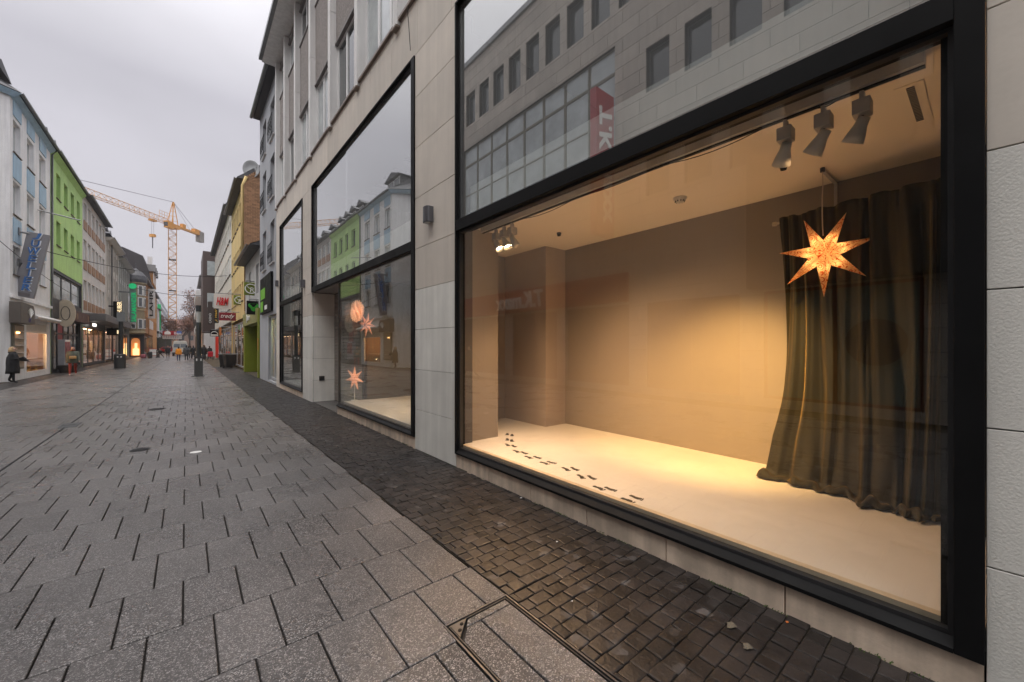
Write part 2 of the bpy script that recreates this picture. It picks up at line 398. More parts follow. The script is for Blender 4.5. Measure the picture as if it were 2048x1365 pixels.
# drain slot with its two inlet plates
dr = M().box(XD - .010, XD - .005, -6, 80, -.02, .001).box(XD + .005, XD + .010, -6, 80, -.02, .001).build('drain_channel', steelm, kind='structure')
for yy, xx, lb in ((12.5, -1.91, 'square pale metal inlet plate on the drain line, the only one in the near paving'),):
    t = thing('drain_inlet', lb, 'drain cover', (xx, yy, .003))
    M().box(xx - .14, xx + .14, yy - .30, yy + .30, .003, .010).build('plate', steelm, t, bevel=.002)
    M().box(xx - .11, xx + .11, yy - .02, yy + .02, .010, .014).build('handle', bead, t)
def round_cover(x, y, r, lb, m_, n=8):
    t = thing('manhole_cover', lb, 'manhole cover', (x, y, .003))
    M().cyl((x, y, .002), r, .006, 28).build('rim', bead, t)
    M().cyl((x, y, .008), r * .86, .004, 28).build('lid', m_, t)
    q = M()
    for k in range(-3, 4):
        w = math.sqrt(max(0, (r * .8) ** 2 - (k * r * .22) ** 2)); q.box(x - w, x + w, y + k * r * .22 - r * .05, y + k * r * .22 + r * .05, .012, .016)
    q.build('tread', bead, t)
iron = mat('cast_iron', (.035, .033, .032), .5, .3, 20, .5, 120)
round_cover(-.58, 8.84, .125, 'round dark iron cover in the grey slabs, nearest of the round covers', iron)
round_cover(-.6, 14.2, .19, 'oval-looking dark iron cover further up the slabs, before the lamp post', iron)
M().lathe([(.0, 0.001), (.075, .001), (.075, .004), (.06, .006), (0, .006)], (.12, 8.07, .001), 20).build('survey_disc', mat('white_disc', (.75, .74, .72), .6), label='small white round disc set in the grey slabs', category='paving marker')
# utility cover
uc = thing('utility_cover', 'steel-framed access cover filled with slabs at the edge of the dark cobbles', 'access cover', (COV[0], COV[2], 0))
x0, x1, y0, y1 = COV
q = M(); w = .012
for a in ((x0, x0 + w, y0, y1), (x1 - w, x1, y0, y1), (x0 + w, x1 - w, y1 - w, y1), (x0 + w, x1 - w, y0, y0 + w)): q.box(*a, -.05, .004)
q.build('outer_frame', steelm, uc, bevel=.001)
q = M(); g = .022
for a in ((x0 + g, x0 + g + .008, y0 + g, y1 - g), (x1 - g - .008, x1 - g, y0 + g, y1 - g), (x0 + g + .008, x1 - g - .008, y1 - g - .008, y1 - g), (x0 + g + .008, x1 - g - .008, y0 + g, y0 + g + .008)): q.box(*a, -.05, .002)
q.build('inner_frame', bead, uc, bevel=.001)
q = M(); a0, b0 = x0 + g + .008, y1 - g - .008
q.prism([(a0, b0), (a0, b0 - .115), (a0 + .115, b0)], -.03, .0045, 'z'); cp = q.build('corner_plate', steelm, uc, bevel=.001)
for dx, dy in ((.028, -.066), (.064, -.028)): M().cyl((a0 + dx, b0 + dy, .0045), .011, .004, 12).build('bolt', black, cp)
xi, xj, yi, yj = x0 + .036, x1 - .036, y0 + .036, y1 - .036
def inset(pts): 
    q = M(); q.prism(pts, -.03, -.002, 'z', 0, rnd.random()); q.build('slab', tilem, uc, bevel=.003)
ym = yj - .055
xm = (xi + xj) / 2 - .03
inset([(xi + .115, yj), (xi + .075, ym + .004), (xj, ym + .004), (xj, yj)][::-1])
inset([(xi, yi), (xm - .006, yi), (xm - .006, ym - .004), (xi + .075, ym - .004), (xi, ym - .08)])
inset([(xm + .006, yi + .42), (xj, yi + .42), (xj, ym - .004), (xm + .006, ym - .004)])
inset([(xm + .006, yi), (xj, yi), (xj, yi + .412), (xm + .006, yi + .412)])
# cobbles
cob = bpy.data.objects.new('cobbled_strip', None); COL.objects.link(cob); cob['kind'] = 'structure'; ORG['cobbled_strip'] = (0, 0, 0)
M().quad((XB + .002, -8, -.014), (3.6, -8, -.014), (3.6, 110, -.014), (XB + .002, 110, -.014)).build('bedding', cobjoint, cob)
M().quad((-9, -8, -.014), (XL - .002, -8, -.014), (XL - .002, 110, -.014), (-9, 110, -.014)).build('bedding', cobjoint, cob)
def cobble(m, x0, x1, y0, y1, t):
    j = lambda a: (rnd.random() - .5) * a
    z = j(.007); g = .0022
    P = [(x0 + g + j(.008), y0 + g + j(.008)), (x1 - g + j(.008), y0 + g + j(.008)), (x1 - g + j(.008), y1 - g + j(.008)), (x0 + g + j(.008), y1 - g + j(.008))]
    cx = sum(p[0] for p in P) / 4; cy = sum(p[1] for p in P) / 4
    tz = [j(.005) for _ in range(4)]
    def ring(f, zz, tilt=1): return [(cx + (p[0] - cx) * f, cy + (p[1] - cy) * f, zz + z + tz[i] * tilt) for i, p in enumerate(P)]
    vs = ring(1, -.03, 0) + ring(1, -.006) + ring(.95, -.0015) + ring(.80, .0)
    fs = []
    for k in range(3):
        for i in range(4): fs.append((k * 4 + i, k * 4 + (i + 1) % 4, k * 4 + 4 + (i + 1) % 4, k * 4 + 4 + i))
    fs.append((12, 13, 14, 15)); m.add(vs, fs, 0, t)
cc = []
def cobrows(xa, xb, ya, yb, lst, px=.120, py=.108):
    y = ya; r = 0
    while y < yb:
        h = py * (.9 + .2 * rnd.random()) * (1 if y < 25 else 1.6); x = xa - (rnd.random() * .05 if r % 2 else .05 + rnd.random() * .03)
        while x < xb:
            w_ = px * (.82 + .45 * rnd.random()); a, b = max(x, xa), min(x + w_, xb)
            if b - a > .03: lst.append((a, b, y, y + h))
            x += w_
        y += h; r += 1
cobrows(XB + .004, 2.935, -1.5, 40, cc)
cc2 = [c for c in cc if c[2] > .0 and seen((c[0], c[1], c[2], c[3])) < 1e6]; cc2.sort(key=seen)
near = set(cc2[:300])
for c in cc2[:300]:
    m = M(); cobble(m, *c, rnd.random()); o = m.build('cobble', cobm, cob, smooth=False)
m = M()
for c in cc:
    if c not in near: cobble(m, *c, rnd.random())
far = []; cobrows(2.935, 3.55, 10.2, 13.2, far); cobrows(-6.38, XL - .004, 22, 60, far, .16, .2); 
for c in far: cobble(m, *c, rnd.random())
m.build('cobble_field', cobm, cob, kind='stuff')

# ================================================================== the shop building on the right
XF = 2.92
shop = thing('shop_building', 'stone-clad shop building with tall black-framed windows filling the right side', 'building', (XF, 0, 0))
g_low = glass('clear_glass', .055, (.97, .98, .97), 0)
g_up = glass('coated_glass', .50, (.97, .99, .98), .03, .13)
Y1a, Y1b = .012, 4.77; Y2a, Y2b = 6.05, 12.98; Y3a, Y3b = 14.2, 18.2; YE = 19.05; YS = -2.6
ZT0, ZT1, ZTOP, ZL = 3.30, 3.45, 6.50, 7.42
rows = [(0, .655), (.655, 1.31), (1.31, 1.965), (1.965, 2.62), (2.62, 3.29), (3.29, 4.12), (4.12, 4.95), (4.95, 5.79), (5.79, ZTOP)]
gp = .0035
def panel(x0, x1, y0, y1, z0, z1, m_, nm='stone_panel'):
    M().box(x0, x1, y0 + gp, y1 - gp, z0 + gp, z1 - gp, 0, rnd.random()).build(nm, m_, shop, bevel=.002)
# core behind the cladding
q = M()
for a, b in ((YS, Y1a), (Y1b, Y2a), (Y2b, Y3a), (Y3b, YE)):
    q.box(XF + .05, XF + .28, a + .002, b - .002, 0, ZTOP)
q.box(XF + .05, XF + .28, YS, YE, ZTOP + .001, ZL)
q.box(XF + .281, 9, YS, YS + .15, 0, 13.4); q.box(XF + .281, 9, YE - .15, YE - .003, 0, 13.4); q.box(8.8, 9, YS + .151, YE - .151, 0, 13.4)
q.box(3.29, 8.79, YS + .151, YE - .151, 6.9, 7.3); q.box(3.35, 8.79, YS + .151, YE - .151, 13.1, 13.35); q.box(3.36, 3.5, YS + .151, YE - .151, 7.31, 13.09)
q.build('wall_core', mat('core_dark', (.10, .09, .085), .9), shop)
for a, b, split in ((YS, Y1a, [-1.25]), (Y1b, Y2a, []), (Y2b, Y3a, []), (Y3b, YE, [])):
    ys = [a] + split + [b]
    for k, (c, d) in enumerate(rows):
        m_ = limewhite if k < 4 else limestone
        if Y3b - .1 < a: m_ = limestone
        for u_, v_ in zip(ys, ys[1:]): panel(XF, XF + .045, u_, v_, c, d, m_)
# side face of the second pillar, in the entrance recess
for k, (c, d) in enumerate(rows[:5]):
    d2 = min(d, ZT0)
    M().box(XF + .05, 3.55, Y2b - .045, Y2b - .0025, c + gp, d2 - gp, 0, rnd.random()).build('stone_panel', limewhite if k < 4 else limestone, shop, bevel=.002)
y = YS
while y < YE - .1:                                   # band of panels over the windows
    y2 = min(y + 1.07, YE); panel(XF, XF + .045, y, y2, ZTOP, ZL, limestone); y = y2
# ledge
M().box(XF - .05, 3.3, YS, YE, ZL + .002, ZL + .05).build('ledge', mat('ledge_metal', (.22, .17, .14), .5, .15, 3, 0), shop)
# plinth stones
js = [Y1a] + sorted(atX(x, 0, XF)[0] for x in (1569, 1331, 1172.5, 1060, 975.5)) + [Y1b]
js2 = [Y2a] + sorted(atX(x, 0, XF)[0] for x in (791, 758, 731, 706)) + [10.42]
js3 = [Y3a, 15.2, 16.2, 17.2, Y3b]
for js_ in (js, js2, js3):
    for a, b in zip(js_, js_[1:]):
        M().box(XF + .005, XF + .10, a + .004, b - .004, -.02, .187, 0, rnd.random()).build('plinth_stone', plinthm, shop, bevel=.003)
# ---------- framed windows
def shopwindow(y0, y1, zt, wn_=.10, lowY0=None, lowY1=None, split_up=None, split_low=None, label=None):
    """black steel frame, beads and panes; low part may be narrower than the upper part"""
    la = y0 if lowY0 is None else lowY0; lb = y1 if lowY1 is None else lowY1
    f = M(); w = .032; wn = wn_; X0, X1 = XF - .022, XF + .030
    f.box(X0, X1, y0, y0 + wn, .1905, ZTOP - .002)
    f.box(X0, X1, y1 - w, y1, .1905 if lb == y1 else ZT0, ZTOP - .002)
    f.box(X0, X1, y0 + wn, y1 - w, ZTOP - w, ZTOP - .002)
    f.box(X0, X1, y0 + wn, y1 - w, ZT0, ZT1)
    fr_ = f.build('window_frame', black, shop, bevel=.003)
    sl = M(); sl.prism([(X0, .1905), (X0, .214), (X1 + .005, .252), (X1 + .02, .252), (X1 + .02, .1905)], la + wn + .001 if la == y0 else la, lb - w - .001 if lb == y1 else lb, 'y'); sl.build('window_sill', black, fr_)
    def bd(a, b, c, d, lo):
        s = M(); t = .022; xa, xb = XF + .031, XF + .085
        s.box(xa, xb, a, a + t, c, d); s.box(xa, xb, b - t, b, c, d); s.box(xa, xb, a + t, b - t, c, c + t); s.box(xa, xb, a + t, b - t, d - t, d)
        s.build('glazing_bead', bead, fr_)
    a, b = (la + wn if la == y0 else la), (lb - w if lb == y1 else lb)
    bd(a, b, .252, ZT0 - .001, 1); bd(y0 + wn, y1 - w, ZT1 + .001, ZTOP - w - .001, 0)
    def panes(a, b, c, d, m_, splits):
        s = [a] + (splits or []) + [b]
        for i, (p, r) in enumerate(zip(s, s[1:])):
            k = (i - .3) * .010 if splits else 0
            x = XF + .050
            g = M(); g.prism([(x + k * (p - a) * .3, p + .003), (x + k * (p - a) * .3 + .012, p + .003), (x + k + .012 * 1, r - .003), (x + k, r - .003)], c + .01, d - .01, 'z')
            g.mi = [0 if i_ == 5 else 1 for i_ in range(6)]
            g.build('pane', [m_, g_low], fr_)
    panes(a, b, .262, ZT0 - .01, g_low, split_low); panes(y0 + wn, y1 - w, ZT1 + .01, ZTOP - w - .01, g_up, split_up)
    return fr_
f1 = shopwindow(Y1a, Y1b, ZTOP)
f2 = shopwindow(Y2a, Y2b, ZTOP, .12, None, 10.42, split_up=[9.86], split_low=None)
f3 = shopwindow(Y3a, Y3b, ZTOP)
# side pane of the entrance recess and its posts
M().box(XF + .13, 3.55, 10.40, 10.41, .27, ZT0 - .01).build('side_pane', g_low, f2)
M().box(3.552, 3.64, 10.36, 10.44, .0, ZT0 - .005).build('corner_post', bead, f2)
M().box(XF + .09, 3.56, 10.385, 10.425, .18, .262).build('side_sill', black, f2)
M().box(XF + .09, 3.549, 10.43, Y2b - .05, ZT0 + .002, ZT0 + .03).build('entrance_soffit', mat('soffit', (.30, .27, .25), .7), shop)
M().box(XF + .02, 3.55, 10.43, Y2b - .046, -.012, .012).build('entrance_step', mat('step_slate', (.08, .075, .07), .6, .2, 4, .2), shop)
# roller shutter, slat by slat
sh = thing('roller_shutter', 'brown-grey closed roller shutter in the entrance recess between pillar and display window', 'roller shutter', (3.56, 11.7, 0))
shm = mat('shutter_slat', (.27, .24, .21), .45, .12, 3, .05, 40, tint=.12)
slat_me = None
for k in range(33):
    z = .02 + k * .099
    if slat_me is None:
        m = M(); m.prism([(.0, 0), (-.012, .012), (-.012, .082), (0, .092), (.012, .092), (.012, 0)], 10.45 - 11.7, Y2b - 11.7, 'y', 0, .5)
        slat_me = m.mesh('slat', shm)
    o = bpy.data.objects.new('slat', slat_me); COL.objects.link(o); o.parent = sh; o.location = (0, 0, z)
# ---------- rooms behind the panes
wallp = mat('room_wall', (.285, .24, .20), .85, .04, 1, .05, 40)
ceilp = mat('room_ceiling', (.86, .76, .64), .85, .03, 1, .03, 40)
floorp = mat('display_floor', (.63, .60, .57), .62, .07, 1.4, .05, 60)
FZ, CZ = .30, 3.42
rm = bpy.data.objects.new('display_room', None); COL.objects.link(rm); rm['kind'] = 'structure'; ORG['display_room'] = (0, 0, 0)
M().box(3.06, 6.2, -1.1, 6.18, FZ - .12, FZ).build('floor', floorp, rm)
M().box(3.08, 6.2, -1.1, 6.18, CZ, CZ + .12).build('ceiling', ceilp, rm)
M().box(5.27, 5.4, -1.1, 4.87, FZ, CZ).build('back_wall', wallp, rm)
M().box(4.78, 5.4, 4.871, 6.18, FZ, CZ).build('column', mat('column_paint', (.42, .35, .30), .85, .04), rm)
M().box(3.16, 3.71, 4.83, 4.98, FZ, CZ).build('end_wall', wallp, rm)
M().box(3.06, 5.269, -1.1, -.95, FZ, CZ).build('side_wall', wallp, rm)
M().box(3.17, 4.779, 6.0, 6.179, FZ, CZ).build('side_wall', wallp, rm)
q = M().box(2.996, 3.055, Y1a + .05, .160, FZ - .05, CZ - .005).box(2.996, 3.055, .161, 4.60, 3.285, CZ + .1).box(2.996, 3.055, 4.745, 4.829, FZ, CZ - .006)
q.box(3.21, 3.3, -.949, -.10, FZ, CZ - .005)
q.build('dark_reveal', black, rm)
M().box(3.006, 3.058, .161, 4.744, .262, FZ + .004).build('floor_edge', mat('pale_trim', (.5, .42, .32), .5), rm)
# upper rooms
up = bpy.data.objects.new('upper_room', None); COL.objects.link(up); up['kind'] = 'structure'; ORG['upper_room'] = (0, 0, 0)
bulk = mat('parapet_film', (.86, .88, .87), .8, .05, 1.2, 0)
upwall = mat('upper_wall', (.12, .115, .11), .9, .1, 1, 0)
upceil = mat('upper_ceiling', (.42, .42, .41), .9, .05, 1, 0)
for a, b in ((Y1a, Y1b), (Y2a, Y2b), (Y3a, Y3b)):
    M().box(3.13, 3.2, a + .05, b - .05, ZT1 + .02, 3.97).build('parapet', bulk, up)
    M().box(3.21, 8.0, a - .3, b + .3, CZ + .13, CZ + .2).build('floor', upwall, up)
    M().box(3.09, 8.0, a - .3, b + .3, 6.46, 6.6).build('ceiling', upceil, up)
    M().box(7.0, 7.1, a - .3, b + .3, CZ + .2, 6.46).build('back_wall', upwall, up)
    for y_ in (a - .3, b + .3): M().box(3.21, 6.99, y_ - .05, y_ + .05, CZ + .2, 6.46).build('side_wall', upwall, up)
for k in range(9):
    M().box(4.3, 4.65, 6.6 + k * .7, 6.75 + k * .7, 6.44, 6.459).build('ceiling_vent', upwall, up)
# second display room
rm2 = bpy.data.objects.new('second_display_room', None); COL.objects.link(rm2); rm2['kind'] = 'structure'; ORG['second_display_room'] = (0, 0, 0)
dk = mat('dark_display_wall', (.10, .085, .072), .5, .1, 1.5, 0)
M().box(3.06, 5.4, 6.19, 10.36, FZ - .12, FZ).build('floor', floorp, rm2)
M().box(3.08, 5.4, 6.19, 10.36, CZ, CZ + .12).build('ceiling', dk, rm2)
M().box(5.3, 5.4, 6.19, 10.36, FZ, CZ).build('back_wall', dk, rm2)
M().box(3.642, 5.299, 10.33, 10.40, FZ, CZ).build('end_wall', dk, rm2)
M().box(3.17, 5.299, 6.19, 6.3, FZ, CZ).build('side_wall', wallp, rm2)
rm3 = bpy.data.objects.new('third_display_room', None); COL.objects.link(rm3); rm3['kind'] = 'structure'; ORG['third_display_room'] = (0, 0, 0)
M().box(3.06, 5.6, 14.1, 18.3, FZ - .12, FZ).build('floor', floorp, rm3)
M().box(3.08, 5.6, 14.1, 18.3, CZ, CZ + .12).build('ceiling', dk, rm3)
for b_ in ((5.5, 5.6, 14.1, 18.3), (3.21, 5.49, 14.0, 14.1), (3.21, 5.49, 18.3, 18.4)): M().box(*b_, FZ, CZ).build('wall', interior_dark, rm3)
# ---------- upper storeys
fins = [-1.7, .42, 2.52, 4.63, 6.73, 8.84, 10.94, 13.05, 15.15, 17.05, 18.85]
for p in fins:
    M().box(XF - .06, 3.10, p - .1, p + .1, 7.36, 10.35).build('fin', finm, shop, bevel=.006)
    M().box(XF - .06, 3.10, p - .1, p + .1, 10.356, 13.40).build('fin', finm, shop, bevel=.006)
    M().box(XF - .085, 3.0, p - .09, p + .09, 7.325, 7.358).build('fin_foot', mat('ledge_metal', (.22, .17, .14)), shop)
sillm = mat('sill_metal', (.17, .155, .15), .5, .1, 3, 0)
blind = mat('pale_blind', (.66, .68, .69), .8, .04, 1, 0)
for i, (a, b) in enumerate(zip(fins, fins[1:])):
    a += .101; b -= .101
    for c, d in ((7.475, 9.5), (11.96, 13.1)):
        fr = M(); X0, X1 = 3.06, 3.12; w = .055
        fr.box(X0, X1, a, a + w, c, d); fr.box(X0, X1, b - w, b, c, d); fr.box(X0, X1, a + w, b - w, c, c + w); fr.box(X0, X1, a + w, b - w, d - w, d)
        for f_ in (.3, .62): y_ = a + (b - a) * f_; fr.box(X0 + .004, X1, y_ - .045, y_ + .045, c + w, d - w)
        o = fr.build('window', white, shop)
        M().box(X1 - .03, X1 - .02, a + .02, b - .02, c + .02, d - .02).build('pane', lglass if (i * 7 + int(c)) % 3 else dglass, o)
    M().box(3.015, 3.20, a, b, 9.56, 11.89).build('pebble_panel', pebble, shop)
    M().box(3.015, 3.20, a, b, 13.16, 13.40).build('pebble_panel', pebble, shop)
    for z in (9.502, 11.9, 13.102): M().box(2.985, 3.20, a, b, z, z + .05).build('sill', sillm, shop)
q = M().prism([(2.42, 13.43), (2.42, 13.62), (2.6, 13.78), (9.1, 14.3), (9.1, 13.43)], YS - .2, YE + .1, 'y')
q.build('roof', finm, shop)
M().box(2.30, 2.419, YS - .2, YE + .1, 13.48, 13.64).build('gutter', zinc, shop)
# roof rope and hook details on the ledge corner
M().tube([(XF - .02, 6.25, 7.44), (XF - .06, 6.2, 7.3), (XF - .03, 6.2, 6.9), (XF - .05, 6.12, 6.6)], .006, 5).build('cable', black, shop)
# ---------- wall lamps
def wall_lamp(y, z, lb, s=1.0):
    t = thing('wall_lamp', lb, 'wall lamp', (XF, y, z), group='grey box lamps on the stone pillars')
    lm = mat('lamp_grey', (.13, .13, .14), .45, .05, 4, 0, metal=.5)
    pts = [(XF - .004, y - .085)] + [(XF - .075 - .045 * math.sin(math.pi * k / 8), y - .085 * math.cos(math.pi * k / 8)) for k in range(9)] + [(XF - .004, y + .085)]
    M().prism([(a, b) for a, b in pts], z - .12, z + .12, 'z').build('housing', lm, t, bevel=.003)
    M().prism([(XF - .02 + (a - XF) * .7, y + (b - y) * .8) for a, b in pts], z - .126, z - .121, 'z').build('diffuser', mat('frosted', (.5, .5, .48), .4), t)
ya, za = atX(855, 430, XF - .06); wall_lamp(ya, za, 'grey box lamp on the stone pillar beside the large lit window')
ya, za = atX(606.5, 567, XF - .06); wall_lamp(ya + .1, za, 'grey box lamp on the pillar between middle and far shop window')
wall_lamp(18.6, 4.25, 'grey box lamp on the last narrow pier at the far shop window')
xa, za = atY(643.5, 757, 12.93)
t = thing('socket_box', 'small dark square socket low on the pillar side in the entrance', 'socket', (xa, 12.93, za))
M().box(xa - .075, xa + .075, 12.905, 12.934, za - .07, za + .07).build('housing', bead, t, bevel=.004)
M().box(xa - .04, xa + .04, 12.898, 12.904, za - .03, za + .01).build('flap', blackp, t)

# ================================================================== display of the big window
lampgrey = mat('spot_housing', (.46, .43, .40), .5, .1, 5, 0)
tr = thing('light_track', 'grey light track running along the ceiling behind the large window', 'light track', (3.35, 2.4, CZ))
M().box(3.305, 3.395, .24, 4.72, 3.35, CZ - .001).build('rail', lampgrey, tr)
M().box(3.335, 3.365, .24, 4.72, 3.34, 3.349).build('contact_slot', black, tr)
cb = M(); 
for a, b, s in ((.62, .78, .03), (1.0, 1.9, .05), (1.9, 2.9, .03), (2.9, 3.9, .05)):
    cb.tube([(3.33, a + (b - a) * k / 8, 3.345 - s * 4 * (k / 8) * (1 - k / 8)) for k in range(9)], .004, 4)
cb.build('cable', black, tr)
shade_w = mat('white_shade', (.58, .55, .50), .35, .03, 4, 0)
bulb = emis('bulb_glow', (1, .72, .40), 26)
bulb_off = mat('bulb_glass', (.5, .45, .38), .2)
def spot(y, aim, lit, lb, grp, power=0, cone=75, z0=3.33, col=(1, .59, .29)):
    t = thing('spotlight', lb, 'spotlight', (3.35, y, z0), group=grp)
    M().box(3.325, 3.375, y - .012, y + .012, z0 - .055, z0).box(3.30, 3.40, y - .045, y + .045, z0 - .15, z0 - .056).build('ballast', lampgrey, t, bevel=.003)
    M().tube([(3.35, y + .03, z0 - .10), (3.36, y, z0 - .13), (3.35, y, z0 - .17)], .008, 6).build('arm', bead, t)
    c = Vector((3.35, y, z0 - .19)); d = (Vector(aim) - c).normalized()
    mtx = Matrix.Translation(c) @ Vector((0, 0, 1)).rotation_difference(d).to_matrix().to_4x4()
    q = M(); q.lathe([(.02, -.03), (.032, -.028), (.036, .02), (.05, .07), (.062, .125), (.058, .125), (.045, .07)], n=18)
    q.v = [tuple(mtx @ Vector(v)) for v in q.v]; q.build('lamp_shade', shade_w, t, smooth=True)
    q = M(); q.cyl((0, 0, .085), .042, .004, 14); q.v = [tuple(mtx @ Vector(v)) for v in q.v]; q.build('bulb', bulb if lit else bulb_off, t)
    if power:
        l = bpy.data.lights.new('spot', 'SPOT'); l.energy = power; l.spot_size = R(cone); l.spot_blend = 1.0; l.color = col; l.shadow_soft_size = .05
        lo = bpy.data.objects.new('spot', l); COL.objects.link(lo); lo.parent = t
        lo.location = Vector((0, 0, -.19)) + d * .14; lo.rotation_euler = Vector((0, 0, -1)).rotation_difference(d).to_euler()
    return t
spot(.52, (4.2, 2.0, .3), False, 'rightmost of the three pale spotlight heads near the right window edge', 'spotlight heads at the right end of the track', 0)
spot(.72, (4.4, 2.8, .4), False, 'middle of the three pale spotlight heads near the right window edge', 'spotlight heads at the right end of the track', 12, 110)
spot(.94, (5.25, 2.28, .62), True, 'leftmost of the three pale spotlight heads, glowing at its rim', 'spotlight heads at the right end of the track', 500, 60, col=(1, .58, .19))
spot(4.05, (4.3, 3.2, .3), False, 'rightmost of the three spotlights in the far corner of the large window, turned aside', 'lit spotlights in the far window corner', 100, 128)
spot(4.22, (3.7, 2.6, .3), True, 'middle of the three lit spotlights in the far corner of the large window', 'lit spotlights in the far window corner', 120, 128)
spot(4.40, (3.6, 2.4, .3), True, 'leftmost of the three lit spotlights in the far corner of the large window', 'lit spotlights in the far window corner', 120, 128)
# smoke detector, sensors, vent
x_, y_ = atZ(1360, 396, CZ)
t = thing('smoke_detector', 'round white smoke detector on the ceiling of the large display room', 'smoke detector', (x_, y_, CZ))
M().lathe([(0, 0), (.075, 0), (.075, -.018), (.06, -.022), (.06, -.03), (.045, -.05), (.0, -.062)][::-1], (x_, y_, CZ - .001), 20).build('housing', shade_w, t, smooth=True)
q = M()
for k in range(10): a = k * math.pi / 5; q.box(x_ + .05 * math.cos(a) - .006, x_ + .05 * math.cos(a) + .006, y_ + .05 * math.sin(a) - .006, y_ + .05 * math.sin(a) + .006, CZ - .05, CZ - .032)
q.build('vent_slots', bead, t)
for px, py, lb in ((1567, 330, 'small dark ceiling sensor near the hanging star, left of its bracket'), (1118, 466, 'small dark ceiling sensor near the far room corner')):
    x_, y_ = atZ(px, py, CZ)
    t = thing('ceiling_sensor', lb, 'sensor', (x_, y_, CZ), group='dark ceiling sensors')
    M().cyl((x_, y_, CZ - .02), .035, .019, 14).build('base', bead, t); M().lathe([(.0, -.055), (.025, -.05), (.03, -.03), (.018, -.02), (0, -.02)], (x_, y_, CZ), 12).build('head', black, t)
t = thing('air_vent', 'slotted air vent grille in the ceiling near the right window edge', 'air vent', (4.0, .33, CZ))
M().box(3.66, 4.36, .27, .41, CZ - .006, CZ - .001).build('plate', ceilp, t)
for k in range(22): M().box(3.70 + k * .028, 3.711 + k * .028, .315, .355, CZ - .011, CZ - .0065).build('slot', bead, t)
# ceiling bracket, curtain rod and curtain
bx, by = atZ(1645, 336, CZ); 
t = thing('ceiling_pipe', 'thin grey pipe running over the ceiling and down the back wall behind the star', 'pipe', (bx, by, CZ))
M().box(bx, 5.265, by - .012, by + .012, CZ - .03, CZ - .001).box(5.24, 5.265, by - .012, by + .012, 3.06, CZ - .031).build('conduit', lampgrey, t)
M().cyl((bx, by, CZ - .04), .02, .038, 10).build('hook_plate', bead, t)
CU = [(5.02, 1.45), (4.90, .80), (4.80, .26), (4.72, -.35), (4.70, -.80)]
def cpath(s):
    s = max(0, min(.9999, s)) * (len(CU) - 1); i = int(s); f = s - i
    return CU[i][0] + (CU[i + 1][0] - CU[i][0]) * f, CU[i][1] + (CU[i + 1][1] - CU[i][1]) * f
t = thing('curtain_rod', 'pale curtain rod carrying the dark velvet curtain', 'curtain rod', (4.9, .4, 3.06))
M().tube([(5.075, 1.53, 3.06)] + [(cpath(k / 8)[0] + .04, cpath(k / 8)[1], 3.06) for k in range(9)], .014, 8).build('rod', mat('rod_wood', (.55, .46, .34), .5), t, smooth=True)
M().lathe([(0, -.02), (.022, -.02), (.026, 0), (.022, .02), (0, .02)], (5.075, 1.53, 3.06), 10).build('finial', mat('rod_wood', (.55, .46, .34)), t)
vel, vn, vl_, vb = nt('velvet')
vb.inputs['Base Color'].default_value = (.022, .018, .0045, 1); vb.inputs['Roughness'].default_value = .75
vb.inputs['Sheen Weight'].default_value = .42; vb.inputs['Sheen Tint'].default_value = (.75, .50, .18, 1); vb.inputs['Sheen Roughness'].default_value = .35
vt = vn.new('ShaderNodeTexNoise'); vt.inputs['Scale'].default_value = 14; vt.inputs['Detail'].default_value = 5
vbp = vn.new('ShaderNodeBump'); vbp.inputs['Strength'].default_value = .5; vbp.inputs['Distance'].default_value = .012
vl_.new(vt.outputs[0], vbp.inputs['Height']); vl_.new(vbp.outputs[0], vb.inputs['Normal'])
m = M(); NU, NV = 640, 60
def fold(s, v):
    # v: 0 top .. 1 floor
    ph = s * 118 + 3.4 * math.sin(s * 9 + v * 1.3) + 1.7 * math.sin(s * 23 + v * 1.8) + .8 * v * math.sin(s * 51 + 4 * v)
    amp = .022 + .006 * v + .011 * math.sin(s * 17) + .010 * math.sin(s * 41 + 2 + v)
    f = amp * (math.sin(ph) + .35 * math.sin(2.3 * ph + 1 + 2 * v) * (1 - .5 * v))
    f += .045 * v * math.sin(s * 17 + 2.2 * v) + .022 * v * math.sin(s * 38 + 3.1 * v) + .006 * v * math.sin(9 * v + s * 90) + .010 * max(0, v - .75) * 4 * math.sin(s * 70 + 26 * v)
    if v < .06: f *= .55; f += .008 * math.sin(s * 190)
    return f
for j in range(NV + 1):
    v = j / NV
    for i in range(NU + 1):
        s = i / NU; x, y = cpath(s)
        z = 3.085 - (3.085 - .31) * min(1, v * 1.06)
        out_ = fold(s, min(1, v))
        fl = max(0, v - .62) / .38
        x -= out_ + .20 * fl ** 1.8 + .02
        y += .12 * max(0, .22 - s) / .22 * fl ** 1.5 - .12 * max(0, .22 - s) / .22 * math.sin(math.pi * min(1, v * 1.25)) * .6
        y += .010 * math.sin(s * 62 * 1.0 + 1.3)
        if v * 1.06 > 1:                                   # puddled hem on the floor
            k = (v * 1.06 - 1) / .06; x -= .10 * k + .035 * k * math.sin(s * 47) + .02 * k * math.sin(s * 131); z = .312 + .030 * math.sin(k * 3.14) * (1.2 + math.sin(s * 60 + 1) + .6 * math.sin(s * 143)) + .004
        z += .012 * math.sin(s * 62) * (1 if v < .05 else 0)
        m.v.append((x, y, z))
for j in range(NV):
    for i in range(NU): a = j * (NU + 1) + i; m.f.append((a, a + 1, a + NU + 2, a + NU + 1)); m.mi.append(0); m.t.append(.5)
cu = m.build('curtain', vel, smooth=True, label='dark olive velvet curtain hanging to the floor behind the paper star', category='curtain')
so = cu.modifiers.new('thickness', 'SOLIDIFY'); so.thickness = .004
